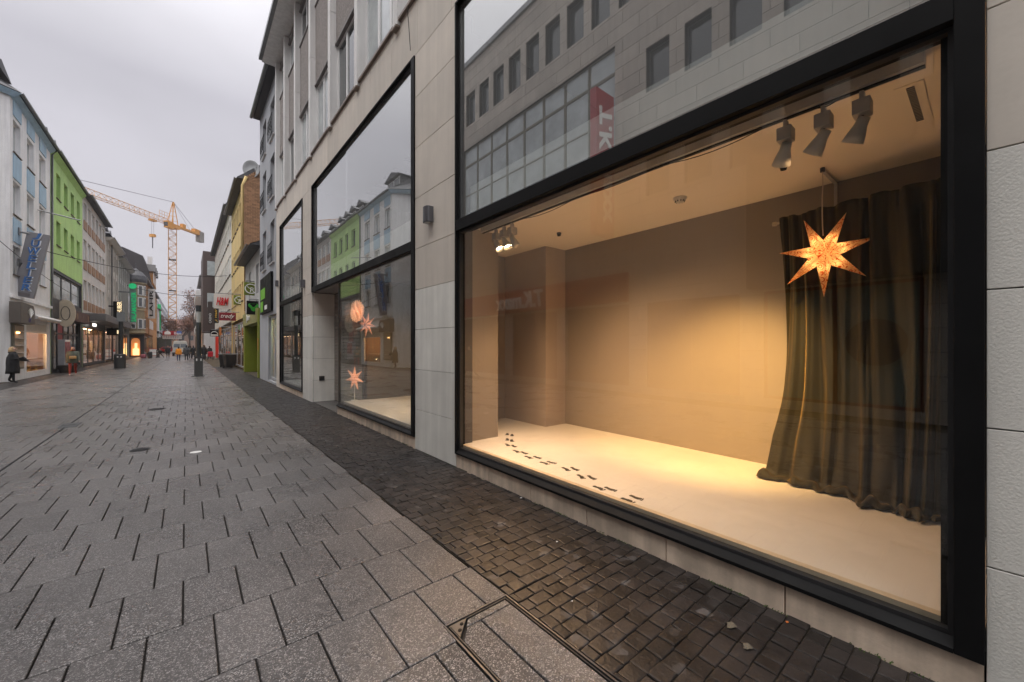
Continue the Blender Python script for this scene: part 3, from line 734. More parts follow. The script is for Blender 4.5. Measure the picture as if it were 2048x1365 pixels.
# ---------- paper stars
def paper(name, col, patt=None, trans=.75):
    m, n, l, b = nt(name); n.remove(b); out = n['Material Output']
    d = n.new('ShaderNodeBsdfDiffuse'); tr_ = n.new('ShaderNodeBsdfTranslucent'); mx_ = n.new('ShaderNodeMixShader'); mx_.inputs[0].default_value = trans
    c = n.new('ShaderNodeRGB'); c.outputs[0].default_value = (*col, 1); o_ = c.outputs[0]
    if patt:
        tcn = n.new('ShaderNodeTexCoord')
        v = n.new('ShaderNodeTexVoronoi'); v.feature = 'F1'; v.inputs['Scale'].default_value = patt; v.inputs['Randomness'].default_value = .35
        l.new(tcn.outputs['Object'], v.inputs['Vector'])
        s1 = n.new('ShaderNodeMath'); s1.operation = 'MULTIPLY'; l.new(v.outputs['Distance'], s1.inputs[0]); s1.inputs[1].default_value = 26
        s2 = n.new('ShaderNodeMath'); s2.operation = 'SINE'; l.new(s1.outputs[0], s2.inputs[0])
        s3 = n.new('ShaderNodeMapRange'); s3.inputs[1].default_value = .45; s3.inputs[2].default_value = .7; l.new(s2.outputs[0], s3.inputs[0])
        w = n.new('ShaderNodeTexNoise'); w.inputs['Scale'].default_value = patt * 2.2; l.new(tcn.outputs['Object'], w.inputs['Vector'])
        s4 = n.new('ShaderNodeMapRange'); s4.inputs[1].default_value = .42; s4.inputs[2].default_value = .47; l.new(w.outputs[0], s4.inputs[0])
        s5 = n.new('ShaderNodeMath'); s5.operation = 'MULTIPLY'; l.new(s3.outputs[0], s5.inputs[0]); l.new(s4.outputs[0], s5.inputs[1])
        mm = n.new('ShaderNodeMix'); mm.data_type = 'RGBA'; l.new(s5.outputs[0], mm.inputs[0]); l.new(o_, mm.inputs[6]); mm.inputs[7].default_value = (col[0] * .62, col[1] * .16, col[2] * .05, 1)
        o_ = mm.outputs[2]
    l.new(o_, d.inputs[0]); l.new(o_, tr_.inputs[0]); l.new(d.outputs[0], mx_.inputs[1]); l.new(tr_.outputs[0], mx_.inputs[2]); l.new(mx_.outputs[0], out.inputs[0])
    return m
def star_mesh(C, ax, up_, tips, rv, thick, mi2=None):
    """C centre, ax/up_ in-plane axes, tips [(a,b)], rv valley radius factor"""
    C = Vector(C); ax = Vector(ax).normalized(); up_ = Vector(up_); nrm = ax.cross(up_).normalized()
    n = len(tips); m = M(); P = [C + ax * a + up_ * b for a, b in tips]; V = []
    for i in range(n):
        a, b = tips[i], tips[(i + 1) % n]
        d = Vector((a[0] / math.hypot(*a) + b[0] / math.hypot(*b), a[1] / math.hypot(*a) + b[1] / math.hypot(*b))).normalized(); r = rv * (math.hypot(*a) + math.hypot(*b)) / 2
        V.append(C + ax * (d.x * r) + up_ * (d.y * r))
    for sgn in (-1, 1):
        A = C + nrm * thick * sgn
        for i in range(n):
            m.add([A, V[i - 1], P[i]], [(0, 1, 2)], 0 if mi2 is None else 0); m.add([A, P[i], V[i]], [(0, 1, 2)], 0 if mi2 is None else 1)
            if mi2 is not None:                            # dark strips along the ridges
                d_ = (V[i] - A) * 1.0
    return m
def plane_pt(px, py, P0, n):
    u, v = _t(px); d = Vector((u, v, -(py - HY) / FP)); o_ = Vector((0, 0, CH)); k = (Vector(P0) - o_).dot(n) / d.dot(n); return o_ + d * k
uc_, vc_ = _t(1646); D0 = 3.78
C0 = Vector((uc_ * D0, vc_ * D0, CH - (507 - HY) / FP * D0))
nrm = Vector((math.cos(R(28)), math.sin(R(28)), 0)); axh = Vector((math.sin(R(28)), -math.cos(R(28)), 0))
tips = []
for px, py in ((1607, 440), (1693, 425), (1757, 473), (1733, 553), (1648, 595), (1574, 570), (1558, 507)):
    p = plane_pt(px, py, C0, nrm) - C0; tips.append((p.dot(axh), p.z))
pm = paper('orange_paper', (1.0, .70, .40), 15, .8)
st = thing('paper_star', 'large orange seven-pointed paper star lantern hanging before the curtain', 'paper star', tuple(C0))
star_mesh(C0, axh, (0, 0, 1), tips, .32, .085).build('star_shade', pm, st)
M().tube([(bx, by, CZ - .04), (bx + .01, by, 3.25), (bx - .012, by, 3.12), (bx + .012, by + .005, 2.98), (bx, by, 2.86), (C0.x + .005, C0.y, C0.z + .17)], .005, 6).build('cord', mat('white_cord', (.6, .5, .4), .5), st)
M().lathe([(0, -.05), (.03, -.03), (.038, 0), (.03, .03), (.012, .05), (.012, .09), (0, .09)], tuple(C0), 12).build('bulb', emis('star_bulb', (1, .6, .22), 1.5), st)
def point(loc, e, col, r, par):
    l = bpy.data.lights.new('bulb_light', 'POINT'); l.energy = e; l.color = col; l.shadow_soft_size = r
    o = bpy.data.objects.new('bulb_light', l); COL.objects.link(o); o.parent = par; g = ORG[par.name]; o.location = (loc[0] - g[0], loc[1] - g[1], loc[2] - g[2])
for k in range(7): point(C0 + (C0 * 0 + axh * tips[k][0] + Vector((0, 0, tips[k][1]))) * .33, .13, (1, .64, .30), .03, st)
# footprints
fpm = mat('black_sticker', (.03, .025, .02), .6)
FPX = [(303, 50), (330, 55), (303, 78), (328, 84), (303, 107), (338, 113), (350, 141), (393, 149), (415, 173), (462, 173), (500, 204), (538, 200), (612, 235), (660, 234), (692, 275), (750, 280), (787, 336), (850, 341), (940, 401), (987, 386)]
pos = [atZ(900 + a / 2.65, 850 + b / 2.65, FZ) for a, b in FPX]
words = ['nearest', 'second nearest', 'third nearest', 'fourth nearest', 'fifth nearest', 'sixth nearest', 'seventh nearest', 'third farthest', 'second farthest', 'farthest']
for i in range(10):
    a = pos[2 * i]; b = pos[2 * i + 1]; c = ((a[0] + b[0]) / 2, (a[1] + b[1]) / 2)
    j = min(i, 8); nx = ((pos[2 * j + 2][0] + pos[2 * j + 3][0]) / 2, (pos[2 * j + 2][1] + pos[2 * j + 3][1]) / 2); c0_ = ((pos[2 * j][0] + pos[2 * j + 1][0]) / 2, (pos[2 * j][1] + pos[2 * j + 1][1]) / 2)
    ang = math.atan2(nx[1] - c0_[1], nx[0] - c0_[0])
    for k, (p, side) in enumerate(((a, -1), (b, 1))):
        q = M(); L = .2
        def P(u, v):
            u, v = u * .70, v * .85; return (p[0] + u * math.cos(ang) - v * side * math.sin(ang), p[1] + u * math.sin(ang) + v * side * math.cos(ang))
        sole = [(-.10, -.012), (-.095, .018), (-.06, .022), (-.02, .012), (.03, .022), (.06, .032), (.075, .018), (.07, -.012), (.05, -.034), (.0, -.034), (-.05, -.022), (-.085, -.026)]
        q.prism([P(u, v) for u, v in sole], FZ + .001, FZ + .003, 'z')
        for tx, ty, tr__ in ((.094, -.022, .012), (.096, -.004, .009), (.092, .011, .008), (.086, .024, .007), (.077, .035, .006)):
            cpt = P(tx, ty); q.cyl((cpt[0], cpt[1], FZ + .001), tr__ * .8, .002, 8)
        q.build('footprint_sticker', fpm, label='%s black footprint of the %s pair on the pale display floor' % ('window-side' if side < 0 else 'wall-side', words[9 - i]), category='footprint', group='black footprints crossing the display floor')
# ---------- second window: three lanterns
spk = emis('lit_white_paper', (1.0, .66, .42), .34)
def lantern_pos(px, py, X): y, z = atX(px, py, X); return Vector((X, y, z))
c = lantern_pos(714, 623, 3.32)
t = thing('paper_ball_lantern', 'spiky pale paper ball lantern lit in the middle shop window', 'paper lantern', tuple(c))
m = M(); rr = random.Random(3)
for k in range(230):
    z = 1 - 2 * (k + .5) / 230; a = k * 2.39996; r_ = math.sqrt(1 - z * z); d = Vector((.55 * r_ * math.cos(a), r_ * math.sin(a), z)); ln = .25 + .05 * rr.random()
    n1 = d.cross(Vector((.3, .2, 1))).normalized(); n2 = d.cross(n1).normalized(); base = c + d * .11; tip = c + d * ln
    m.add([base + n1 * .02, base - n1 * .01 + n2 * .018, base - n1 * .01 - n2 * .018, tip + n1 * .014, tip - n1 * .012], [(0, 1, 4, 3), (1, 2, 4), (2, 0, 3, 4)], k % 3)
m.build('paper_spikes', [spk, emis('lit_paper_mid', (1.0, .60, .36), .20), emis('lit_paper_dim', (.9, .52, .32), .10)], t); 
M().lathe([(0, -.06), (.045, -.03), (.06, 0), (.045, .03), (0, .06)], tuple(c), 10).build('bulb', emis('ball_bulb', (1, .80, .5), 6), t)
M().tube([c + Vector((0, 0, .1)), (c.x, c.y, 3.4)], .004, 5).build('cord', black, t)
def reg_tips(n, r, rot=90): return [(r * math.cos(R(rot - 360 * k / n)), r * math.sin(R(rot - 360 * k / n))) for k in range(n)]
c = lantern_pos(734, 650, 3.5)
t = thing('paper_star', 'red-ridged peach paper star hanging beside the spiky ball lantern', 'paper star', tuple(c))
m1 = emis('lit_peach_paper', (.95, .42, .24), .30); m2 = mat('red_paper', (.30, .04, .03), .7)
sm = star_mesh(c, (-.42, .9, 0), (0, 0, 1), reg_tips(8, .31, 100), .36, .08); sm.build('star_shade', m1, t)
q = M()
nr_ = Vector((-.906, -.423, 0)); ar_ = Vector((-.423, .906, 0))
for a, b in reg_tips(8, .31, 100):
    A = c + nr_ * .084; P_ = c + nr_ * .004 + ar_ * a + Vector((0, 0, b)); w_ = (ar_ * -b + Vector((0, 0, a))).normalized() * .020
    q.add([A + w_ * .3, A - w_ * .3, P_ - w_ * .15, P_ + w_ * .15, (A + P_) / 2 + w_ + Vector((.012, 0, 0)), (A + P_) / 2 - w_ + Vector((.012, 0, 0))], [(0, 1, 5, 4), (4, 5, 2, 3)])
q.build('red_stripes', m2, t); 
M().tube([c + Vector((0, 0, .1)), (c.x, c.y, 3.4)], .004, 5).build('cord', black, t)
c = lantern_pos(709, 757, 3.32)
t = thing('paper_star', 'peach paper star on a thin white stand in the middle shop window', 'paper star', tuple(c))
star_mesh(c, (-.42, .9, 0), (0, 0, 1), reg_tips(7, .33, 92), .36, .07).build('star_shade', m1, t)
M().tube([(c.x, c.y, FZ + .01), (c.x, c.y, c.z - .1)], .010, 8).build('pole', white, t); M().cyl((c.x, c.y, FZ + .001), .09, .01, 16).build('foot', white, t)
# lamp washing the far floor of the second room, two small ceiling spots
t = thing('ceiling_spot', 'small lit ceiling spotlight in the middle display window', 'spotlight', (4.6, 7.6, CZ))
M().cyl((4.6, 7.6, CZ - .10), .05, .098, 14).build('housing', lampgrey, t); M().cyl((4.6, 7.6, CZ - .104), .038, .003, 14).build('bulb', bulb, t)
l = bpy.data.lights.new('spot', 'SPOT'); l.energy = 170; l.spot_size = R(120); l.spot_blend = .8; l.color = (1, .66, .34); lo = bpy.data.objects.new('spot', l); COL.objects.link(lo); lo.parent = t; lo.location = (0, 0, -.12); lo.rotation_euler = (R(20), 0, 0)
# third window banners
for k, (px0, px1, c_, lb) in enumerate(((562, 567, (.10, .20, .45), 'blue narrow banner standing in the far shop window'), (568, 573, (.7, .7, .72), 'white narrow banner with red letters in the far shop window'), (574, 578, (.55, .6, .68), 'pale narrow banner with dark letters in the far shop window'))):
    ya, zb = atX(px1, 712, 3.35); yb, zt = atX(px0, 676, 3.35)
    t = thing('window_banner', lb, 'banner', (3.35, ya, .3), group='narrow banners in the far shop window')
    M().box(3.34, 3.36, ya, yb - .05, max(zb, .6), zt).build('sheet', mat('banner%d' % k, c_, .6, .02), t)
    M().box(3.345, 3.355, (ya + yb) / 2 - .02, (ya + yb) / 2 + .02, FZ, max(zb, .6) - .002).build('stand', steelm, t)
# ================================================================== left side of the street
XW = -6.4
def win_grid(parent, X, out, cols, rows_, **k):
    for a, b in cols:
        for c, d in rows_: window(parent, X, out, a, b, c, d, **k)
def house(name, label, X, out, y0, y1, ze, wallm, holes, deep=9, rise=3.2, roofm=None, roof=True, cat_='house', base=0.0, over=.4, gut=True):
    t = thing(name, label, cat_, (X, (y0 + y1) / 2, 0))
    m = M(); wall_holes(m, X, out, y0, y1, base, ze, holes, .18); m.build('wall', wallm, t)
    body_box(t, X, out, y0, y1, 0, ze, deep, wallm)
    if roof: gable_roof(t, X, out, y0 - .02, y1 + .02, ze, deep, rise, over, roofm, gutter=gut)
    return t
# --- stone house opposite the camera (seen mirrored in the panes)
stonem = mat('sandstone', (.44, .39, .34), .75, .12, .8, .2, 30, streak=.08, tint=.10)
SY0, SY1, SZ = -9.0, 20.6, 17.5
cA = [(19.06 - 1.29 * k - .90, 19.06 - 1.29 * k) for k in range(21)]
rA = [(14.15, 15.95)]
hol = [(a, b, 14.15, 15.95) for a, b in cA]
cB = [(7.62 - 1.37 * k - .86, 7.62 - 1.37 * k) for k in range(11)]
hol += [(a, b, 10.5, 12.05) for a, b in cB]
hol += [(a, b, 6.9, 8.5) for a, b in cB]
hol += [(8.9, 19.4, 8.7, 12.9)]
SHO = [(-7.5, -3.9), (-3.3, .3), (.9, 4.0), (4.6, 7.6), (8.3, 11.3), (11.9, 14.9), (15.5, 19.6)]
hol += [(a, b, .25, 3.2) for a, b in SHO]
st_ = thing('department_store', 'sandstone store opposite with red shop fascia, seen mirrored in the large window', 'building', (XW, 6, 0))
M().box(XW + .004, XW + .5, SY0, 4.25, 3.25, 7.3).build('dark_canopy', mat('canopy_dark', (.03, .028, .028), .6, .1, 1, 0), st_)
q = M(); ph, pw = .52, 1.35; rr = random.Random(5); r = 0; z = 0
while z < SZ - .01:
    z2 = min(z + ph, SZ); y = SY0 - (pw / 2 if r % 2 else 0)
    while y < SY1:
        a, b = max(y, SY0), min(y + pw, SY1); t_ = rr.random(); y += pw
        if b - a < .02: continue
        ys = sorted({a, b} | {v for h in hol for v in h[:2] if a < v < b and h[2] < z2 and h[3] > z}); zs = sorted({z, z2} | {v for h in hol for v in h[2:] if z < v < z2 and h[0] < b and h[1] > a})
        for p, p2 in zip(ys, ys[1:]):
            for s, s2 in zip(zs, zs[1:]):
                if any(h[0] < (p + p2) / 2 < h[1] and h[2] < (s + s2) / 2 < h[3] for h in hol): continue
                q.box(XW - .05, XW, p + (.007 if p == a else 0), p2 - (.007 if p2 == b else 0), s + (.007 if s == z else 0), s2 - (.007 if s2 == z2 else 0), 0, t_)
    z = z2; r += 1
q.build('stone_cladding', stonem, st_, kind='stuff')
q = M(); wall_holes(q, XW - .03, 1, SY0, SY1, 0, SZ, hol, .28); q.build('wall', mat('joint_dark', (.05, .045, .04), .9), st_)
body_box(st_, XW - .05, 1, SY0, SY1, 0, SZ, 12, stonem)
M().box(XW - 12, XW + .12, SY0, SY1, SZ, SZ + .25).build('roof_slab', zinc, st_)
for a, b in cA: window(st_, XW, 1, a, b, 14.15, 15.95, depth=.22, mull=0, fm=dgrey)
for a, b in cB:
    window(st_, XW, 1, a, b, 10.5, 12.05, depth=.22, mull=0, fm=dgrey); window(st_, XW, 1, a, b, 6.9, 8.5, depth=.22, mull=0, fm=dgrey)
n = 8; w_ = (19.4 - 8.9) / n
brz = mat('bronze_frame', (.16, .145, .11), .5, .1, 3, 0)
for k in range(n):
    a = 8.9 + k * w_
    window(st_, XW, 1, a + .01, a + w_ - .01, 8.7, 11.95, depth=.12, mull=0, fm=brz, gm=lglass, transom=10.3)
    window(st_, XW, 1, a + .01, a + w_ - .01, 11.96, 12.9, depth=.12, mull=0, fm=brz, gm=lglass)
warmshop = emis('warm_shop_interior', (1.0, .62, .34), .35)
shb = mat('brown_shop_glass', (.16, .07, .05), .12, .3, .6, 0)
for a, b in SHO: window(st_, XW, 1, a, b, .25, 3.2, depth=.10, mull=1, fm=mat('shop_frame_red', (.16, .03, .03), .5), fr=.07, gm=shb if a > 4.5 else mat('teal_reflection_glass', (.20, .27, .26), .10, .2, .4, 0))  # teal panes carry the glass's reflection as a base colour
M().cyl((XW - .09, 1.7, 1.78), .55, .012, 28, axis='x').build('round_sticker', dgrey, st_)
red = mat('sign_red', (.36, .02, .03), .45, .05, 2, 0)
tk = thing('fascia_sign', 'long red fascia sign with white shop lettering over the opposite shopfront', 'sign', (XW, 14, 3.6))
M().box(XW + .005, XW + .16, 8.3, 19.7, 3.3, 4.35).build('board', red, tk, bevel=.01)
lw = mat('letter_white', (.80, .80, .78), .4, 0, 1, 0)
text('lettering', 'T.K.maxx', 1.25, (XW + .19, 14.3, 3.84), FACE_PX, lw, tk, .03, .2, bold=.035, fit=(3.4, .78))
tb = thing('blade_sign', 'tall red blade sign with white letters running upwards on the sandstone store', 'sign', (XW, 9.0, 8.4))
M().box(XW + .12, XW + 1.15, 8.86, 9.14, 5.7, 10.9).build('board', red, tb, bevel=.01)
for z in (6.2, 10.4): M().box(XW - .02, XW + .119, 8.96, 9.04, z - .04, z + .04).build('bracket', steelm, tb)
text('lettering', 'T.K.maxx', 1.15, (XW + .63, 8.84, 8.2), (R(90), R(90), 0), lw, tb, .01, .2, bold=.035, fit=(4.2, .72))
# --- low link and side street
bm_ = paint('render_grey', (.40, .40, .40))
# --- white and blue corner house
bw = paint('white_render', (.80, .80, .81)); bl = paint('pale_blue_render', (.38, .53, .66)); 
BY0, BY1, BE = 29.4, 36.62, 13.75
colsB = [(29.85, 30.95), (32.0, 33.2), (34.25, 35.5)]
rowsB = [(11.05, 12.6), (8.05, 9.65), (5.15, 6.55)]
holB = [(a, b, c, d) for a, b in colsB for c, d in rowsB] + [(31.95, 36.0, .22, 3.0)]
h = house('corner_house', 'white corner house with pale blue panels between its windows, nearest on the left', XW, 1, BY0, BY1, BE, bw, holB, deep=9, rise=3.4, over=.26)
brown_sill = mat('sill_brown', (.13, .10, .08), .6, .1, 3, 0)
for a, b in colsB:
    for c, d in rowsB: window(h, XW, 1, a, b, c, d, depth=.14, mull=1, sill=brown_sill, gm=lglass, fr=.08)
    for c, d in ((12.78, BE - .12), (9.78, 10.93), (6.72, 7.88)): M().box(XW + .002, XW + .035, a - .04, b + .04, c, d, 0, .5).build('blue_panel', bl, h)
M().prism([(XW + .0, BE - .28), (XW + .10, BE - .2), (XW + .24, BE - .06), (XW + .24, BE - .03), (XW, BE - .03)], BY0 - .1, BY1, 'y').build('cornice', bl, h)
M().box(XW + .003, XW + .10, BY0 - .05, BY1, 3.98, 4.12).build('string_course', bw, h)
q = M(); A_ = (XW - .001, BY0); B_ = (-8.2, 28.3)                     # chamfered corner
dx, dy = B_[0] - A_[0], B_[1] - A_[1]
q.quad((A_[0], A_[1], 0), (B_[0], B_[1], 0), (B_[0], B_[1], BE), (A_[0], A_[1], BE)); q.quad((B_[0], B_[1], 0), (-16, 28.3, 0), (-16, 28.3, BE), (B_[0], B_[1], BE)); q.quad((-16, 28.3, 0), (-16, 36, 0), (-16, 36, BE), (-16, 28.3, BE))
q.build('corner_wall', bw, h)
q = M()
ex, ey = -dy / math.hypot(dx, dy), dx / math.hypot(dx, dy)
q.add([(XW + .4, BY0, BE), (B_[0] + .2, B_[1] - .45, BE), (-16, 27.85, BE), (-16, 32.8, BE + 3.4), (XW - 4.5, BY0 + 1.5, BE + 3.4), (B_[0], B_[1], BE - .02), (XW, BY0, BE - .02)], [(0, 1, 4), (1, 2, 3, 4), (0, 1, 5, 6)], 0, .4)
q.build('corner_roof', slate, h)
q = M(); q.add([(XW + .12, BY0, BE - .28), (B_[0] + .1, B_[1] - .2, BE - .28), (B_[0] + .2, B_[1] - .4, BE - .03), (XW + .38, BY0, BE - .03)], [(0, 1, 2, 3)]); q.build('cornice', bl, h)
dormer(h, XW - .9, 1, 31.2, 2.6, BE + .35, 1.3, win=2, back=3)
# shopfront of the corner house
sf = thing('jeweller_shopfront', 'lit jeweller display window with goods in the white corner house', 'shopfront', (XW, 33.6, 0))
fr = M(); fr.box(XW - .08, XW - .02, 31.97, 32.05, .24, 3.0).box(XW - .08, XW - .02, 35.9, 35.98, .24, 3.0).box(XW - .08, XW - .02, 32.05, 35.9, .24, .32).box(XW - .08, XW - .02, 32.05, 35.9, 2.40, 2.48).box(XW - .08, XW - .02, 32.05, 35.9, 2.92, 3.0)
fr.build('frame', white, sf); M().box(XW - .055, XW - .045, 32.06, 35.89, .33, 2.39).build('pane', g_low, sf)
M().box(XW - .07, XW - .04, 32.06, 35.89, 2.49, 2.91).build('fascia', offwhite, sf)
wood = mat('warm_wood', (.26, .13, .06), .6, .2, 3, 0)
q = M().box(XW - 2.0, XW - 1.95, 31.9, 36.1, .2, 2.9).box(XW - 1.95, XW - .1, 31.85, 31.9, .2, 2.9).box(XW - 1.95, XW - .1, 36.05, 36.1, .2, 2.9).box(XW - 1.95, XW - .1, 31.9, 36.05, .2, .30).box(XW - 1.95, XW - .1, 31.9, 36.05, 2.75, 2.9)
q.build('display_box', wood, sf)
glow = emis('shop_glow', (1.0, .55, .20), 5)
for y_, z_, a_, b_ in ((32.4, 1.2, .5, .5), (34.9, 1.3, .6, .8), (33.6, 1.75, .5, .2)): M().box(XW - 1.949, XW - 1.93, y_, y_ + a_, z_, z_ + b_).build('lit_niche', glow, sf)
rr = random.Random(11)
gold = mat('goods_gold', (.45, .28, .10), .3, .2, 4, 0, metal=.6); gs = mat('goods_white', (.65, .6, .55), .4)
for k in range(26):
    y_, x_ = 32.2 + rr.random() * 3.5, XW - .3 - rr.random() * 1.3; z_ = rr.choice((.30, .30, 1.0)); s_ = .05 + .08 * rr.random()
    M().lathe([(0, 0), (s_, 0), (s_ * .4, s_ * .8), (s_ * .9, s_ * 1.8), (s_ * .3, s_ * 2.6), (0, s_ * 2.6)], (x_, y_, z_), 8).build('display_item', rr.choice((gold, gs, wood)), sf)
M().box(XW - 1.6, XW - .4, 32.3, 35.7, .96, .995).build('shelf', gs, sf)
glb = emis('display_bulb', (1, .75, .42), 28)
for k in range(6): M().lathe([(0, 0), (.03, .01), (.035, .04), (0, .06)], (XW - .5 - .1 * (k % 3), 32.5 + .55 * k, .31 + (.2 if k % 2 else 0)), 8).build('display_lamp', glb, sf)
l = bpy.data.lights.new('shop_lamp', 'POINT'); l.energy = 130; l.color = (1, .60, .30); l.shadow_soft_size = .3; lo = bpy.data.objects.new('shop_lamp', l); COL.objects.link(lo); lo.parent = sf; lo.location = (-1.1, .2, 2.3)
aw = thing('awning_box', 'white rolled-up awning box above the jeweller display window', 'awning', (XW, 34, 3.2), )
M().prism([(XW + .02, 3.12), (XW + .30, 3.05), (XW + .46, 3.10), (XW + .50, 3.20), (XW + .42, 3.28), (XW + .02, 3.42)], 31.5, 36.5, 'y').build('case', offwhite, aw, bevel=.01)
# pier showcase and curved shop sign near the corner
sc_ = thing('wall_showcase', 'narrow lit showcase with shelves behind the standing woman', 'showcase', (XW, 30.2, 0))
M().box(XW + .01, XW + .10, 29.55, 31.05, .55, 2.75).build('case', mat('bronze_frame', (.16, .145, .11)), sc_); M().box(XW + .101, XW + .106, 29.65, 30.95, .65, 2.68).build('lit_back', mat('show_back', (.42, .33, .26), .6), sc_)
for z in (1.0, 1.35, 1.7, 2.05, 2.4): M().box(XW + .107, XW + .22, 29.66, 30.94, z, z + .02).build('shelf', gs, sc_)
M().box(XW + .11, XW + .16, 29.8, 30.1, 2.3, 2.36).build('lamp', glow, sc_)
sg = thing('shop_sign', 'dark curved shop sign with a white reed emblem at the left corner', 'sign', (XW + .3, 29.9, 3.2))
M().prism([(29.0, 2.78), (31.2, 2.78), (31.25, 2.85), (31.25, 3.45), (31.0, 3.72), (29.0, 3.78)], XW + .06, XW + .42, 'x').build('board', mat('sign_taupe', (.11, .095, .085), .5), sg, bevel=.01)
q = M()
for k in range(9):
    a = R(38 + k * 13); q.tube([(XW + .43, 30.45, 3.08), (XW + .43, 30.45 + .3 * math.cos(a), 3.08 + .28 * math.sin(a)), (XW + .43, 30.45 + .62 * math.cos(a) + .05, 3.08 + .48 * math.sin(a))], .012, 4)
q.build('emblem', lw, sg); text('lettering', 'ct', .42, (XW + .43, 30.35, 2.98), FACE_PX, mat('violet', (.08, .06, .16), .4), sg, .01, .3)
# slanted JUWELIER sign on brackets
JX, Jz = atY(61, 528, 30.6)
jw = thing('jeweller_sign', 'slanted grey blade sign with blue vertical lettering JUWELIER', 'sign', (XW + .9, 30.6, 5.6))
pts = [atY(x, y, 30.6) for x, y in ((54, 463), (100, 471), (67, 598), (23, 590))]
M().prism([(a, b) for a, b in pts], 30.60, 30.82, 'y').build('board', mat('sign_grey', (.24, .235, .25), .5, .05, 2, 0), jw, bevel=.01)
blue = mat('neon_blue', (.05, .16, .42), .3); chrome = mat('letter_rim', (.75, .78, .82), .3, 0, 1, 0)
L8 = 'JUWELIER'
for k, chh in enumerate(L8):
    f = (k + .45) / 8.35; cx_ = 76 + (49 - 76) * f; cy_ = 467 + (588 - 467) * f
    X_, Z_ = atY(cx_, cy_, 30.58)
    text('letter', chh, .62, (X_ + .02, 30.585, Z_ - .015), (R(90), 0, 0), chrome, jw, .012, .15, bold=.02, fit=(.12 if chh == 'I' else .44 if chh == 'W' else .34, .37))
    text('letter', chh, .62, (X_, 30.55, Z_), (R(90), 0, 0), blue, jw, .02, .15, bold=.01, fit=(.09 if chh == 'I' else .40 if chh == 'W' else .30, .33))
p = [atY(x, y, 30.58) for x, y in ((30, 583), (60, 588), (59, 594), (28, 589))]
M().prism(p, 30.57, 30.598, 'y').build('plate', mat('sign_plate', (.14, .13, .135), .5), jw)
for px, py, pxe, pye in ((18, 462, 55, 467), (18, 525, 40, 527)):
    a, b = atY(pxe, pye, 30.6), None
    M().tube([(XW, 30.5, a[1] + .02), (a[0] + .05, 30.62, a[1])], .05, 8).build('bracket', zinc, jw); M().box(XW, XW + .08, 30.38, 30.62, a[1] - .15, a[1] + .2).build('wall_plate', zinc, jw)
downpipe(h, XW, 1, BY1 - .02, 0, BE, zinc)
M().tube([(XW, 33.9, 9.3), (XW + 1.6, 34.2, 9.1)], .035, 6).tube([(XW + .5, 33.95, 9.2), (XW + .5, 33.95, 9.45)], .02, 5).build('flag_holder', zinc, h)
# --- green house
gm_ = paint('lime_green_render', (.44, .66, .24)); GY0, GY1 = 36.75, 46.3
colsG = [(38.05, 39.15), (40.1, 41.2), (42.15, 43.25), (44.2, 45.25)]; rowsG = [(11.2, 12.8), (8.2, 9.75)]
h = house('green_house', 'lime green house with small plain windows and grey glazed lower floors', XW, 1, GY0, GY1, 13.85, gm_, [(a, b, c, d) for a, b in colsG for c, d in rowsG], rise=3.2, base=6.6, deep=9, over=.26)
win_grid(h, XW, 1, colsG, rowsG, depth=.16, mull=0, sill=brown_sill, fm=gm_, fr=.05)
M().prism([(XW + .002, 13.45), (XW + .22, 13.72), (XW + .22, 13.8), (XW + .002, 13.8)], GY0, GY1, 'y').build('cornice', gm_, h)
q = M(); wall_holes(q, XW - .02, 1, GY0, GY1, 0, 6.59, [(37.1, 45.9, 4.65, 6.4), (37.4, 45.6, .1, 3.5)], .2); q.build('lower_wall', dgrey, h)
for k in range(3): window(h, XW, 1, 37.12 + k * 2.93, 37.12 + (k + 1) * 2.93, 4.66, 6.39, depth=.1, mull=0, fm=dgrey, fr=.12, gm=lglass)
for k in range(5): window(h, XW, 1, 37.42 + k * 1.636, 37.42 + (k + 1) * 1.636, .12, 3.48, depth=.12, mull=0, fm=dgrey, fr=.10, gm=dglass if k != 1 else mat('red_poster', (.30, .02, .03), .4), transom=2.5)
for yc in (38.4, 40.5, 42.6, 44.7): dormer(h, XW - .7, 1, yc, 1.3, 14.1, 1.1, win=1, back=3)
sg = thing('oval_sign', 'round cream projecting sign on the dark shopfront under the green house', 'sign', (XW + .8, 38.6, 3.9))
Xo, Zo = atY(131.5, 627, 39.0)
q = M(); q.cyl((0, -.06, 0), .92, .12, 28, axis='y'); q.v = [(Xo + a * .50, 39.0 + b, Zo + c * .98) for a, b, c in q.v]; q.build('board', mat('cream_sign', (.55, .47, .36), .5), sg)
q = M(); q.tube([(Xo + .20 * math.cos(R(k * 20)), 38.93, Zo + .45 * math.sin(R(k * 20))) for k in range(19)], .02, 5); q.build('emblem', dgrey, sg); M().tube([(XW, 39, Zo), (Xo - .4, 39, Zo)], .04, 6).build('bracket', zinc, sg)
sg = thing('fascia_sign', 'dark red-brown fascia board angled out from the dark shopfront', 'sign', (XW + .5, 42, 3.9))
M().box(XW + .02, XW + .5, 40.3, 45.6, 3.4, 4.15).build('board', mat('red_brown', (.09, .04, .035), .5), sg, bevel=.02)
for y_ in (41.0, 44.9): M().cyl((XW + .501, y_, 3.78), .22, .012, 16, axis='x').build('emblem', mat('tan_emblem', (.25, .16, .10), .5), sg)
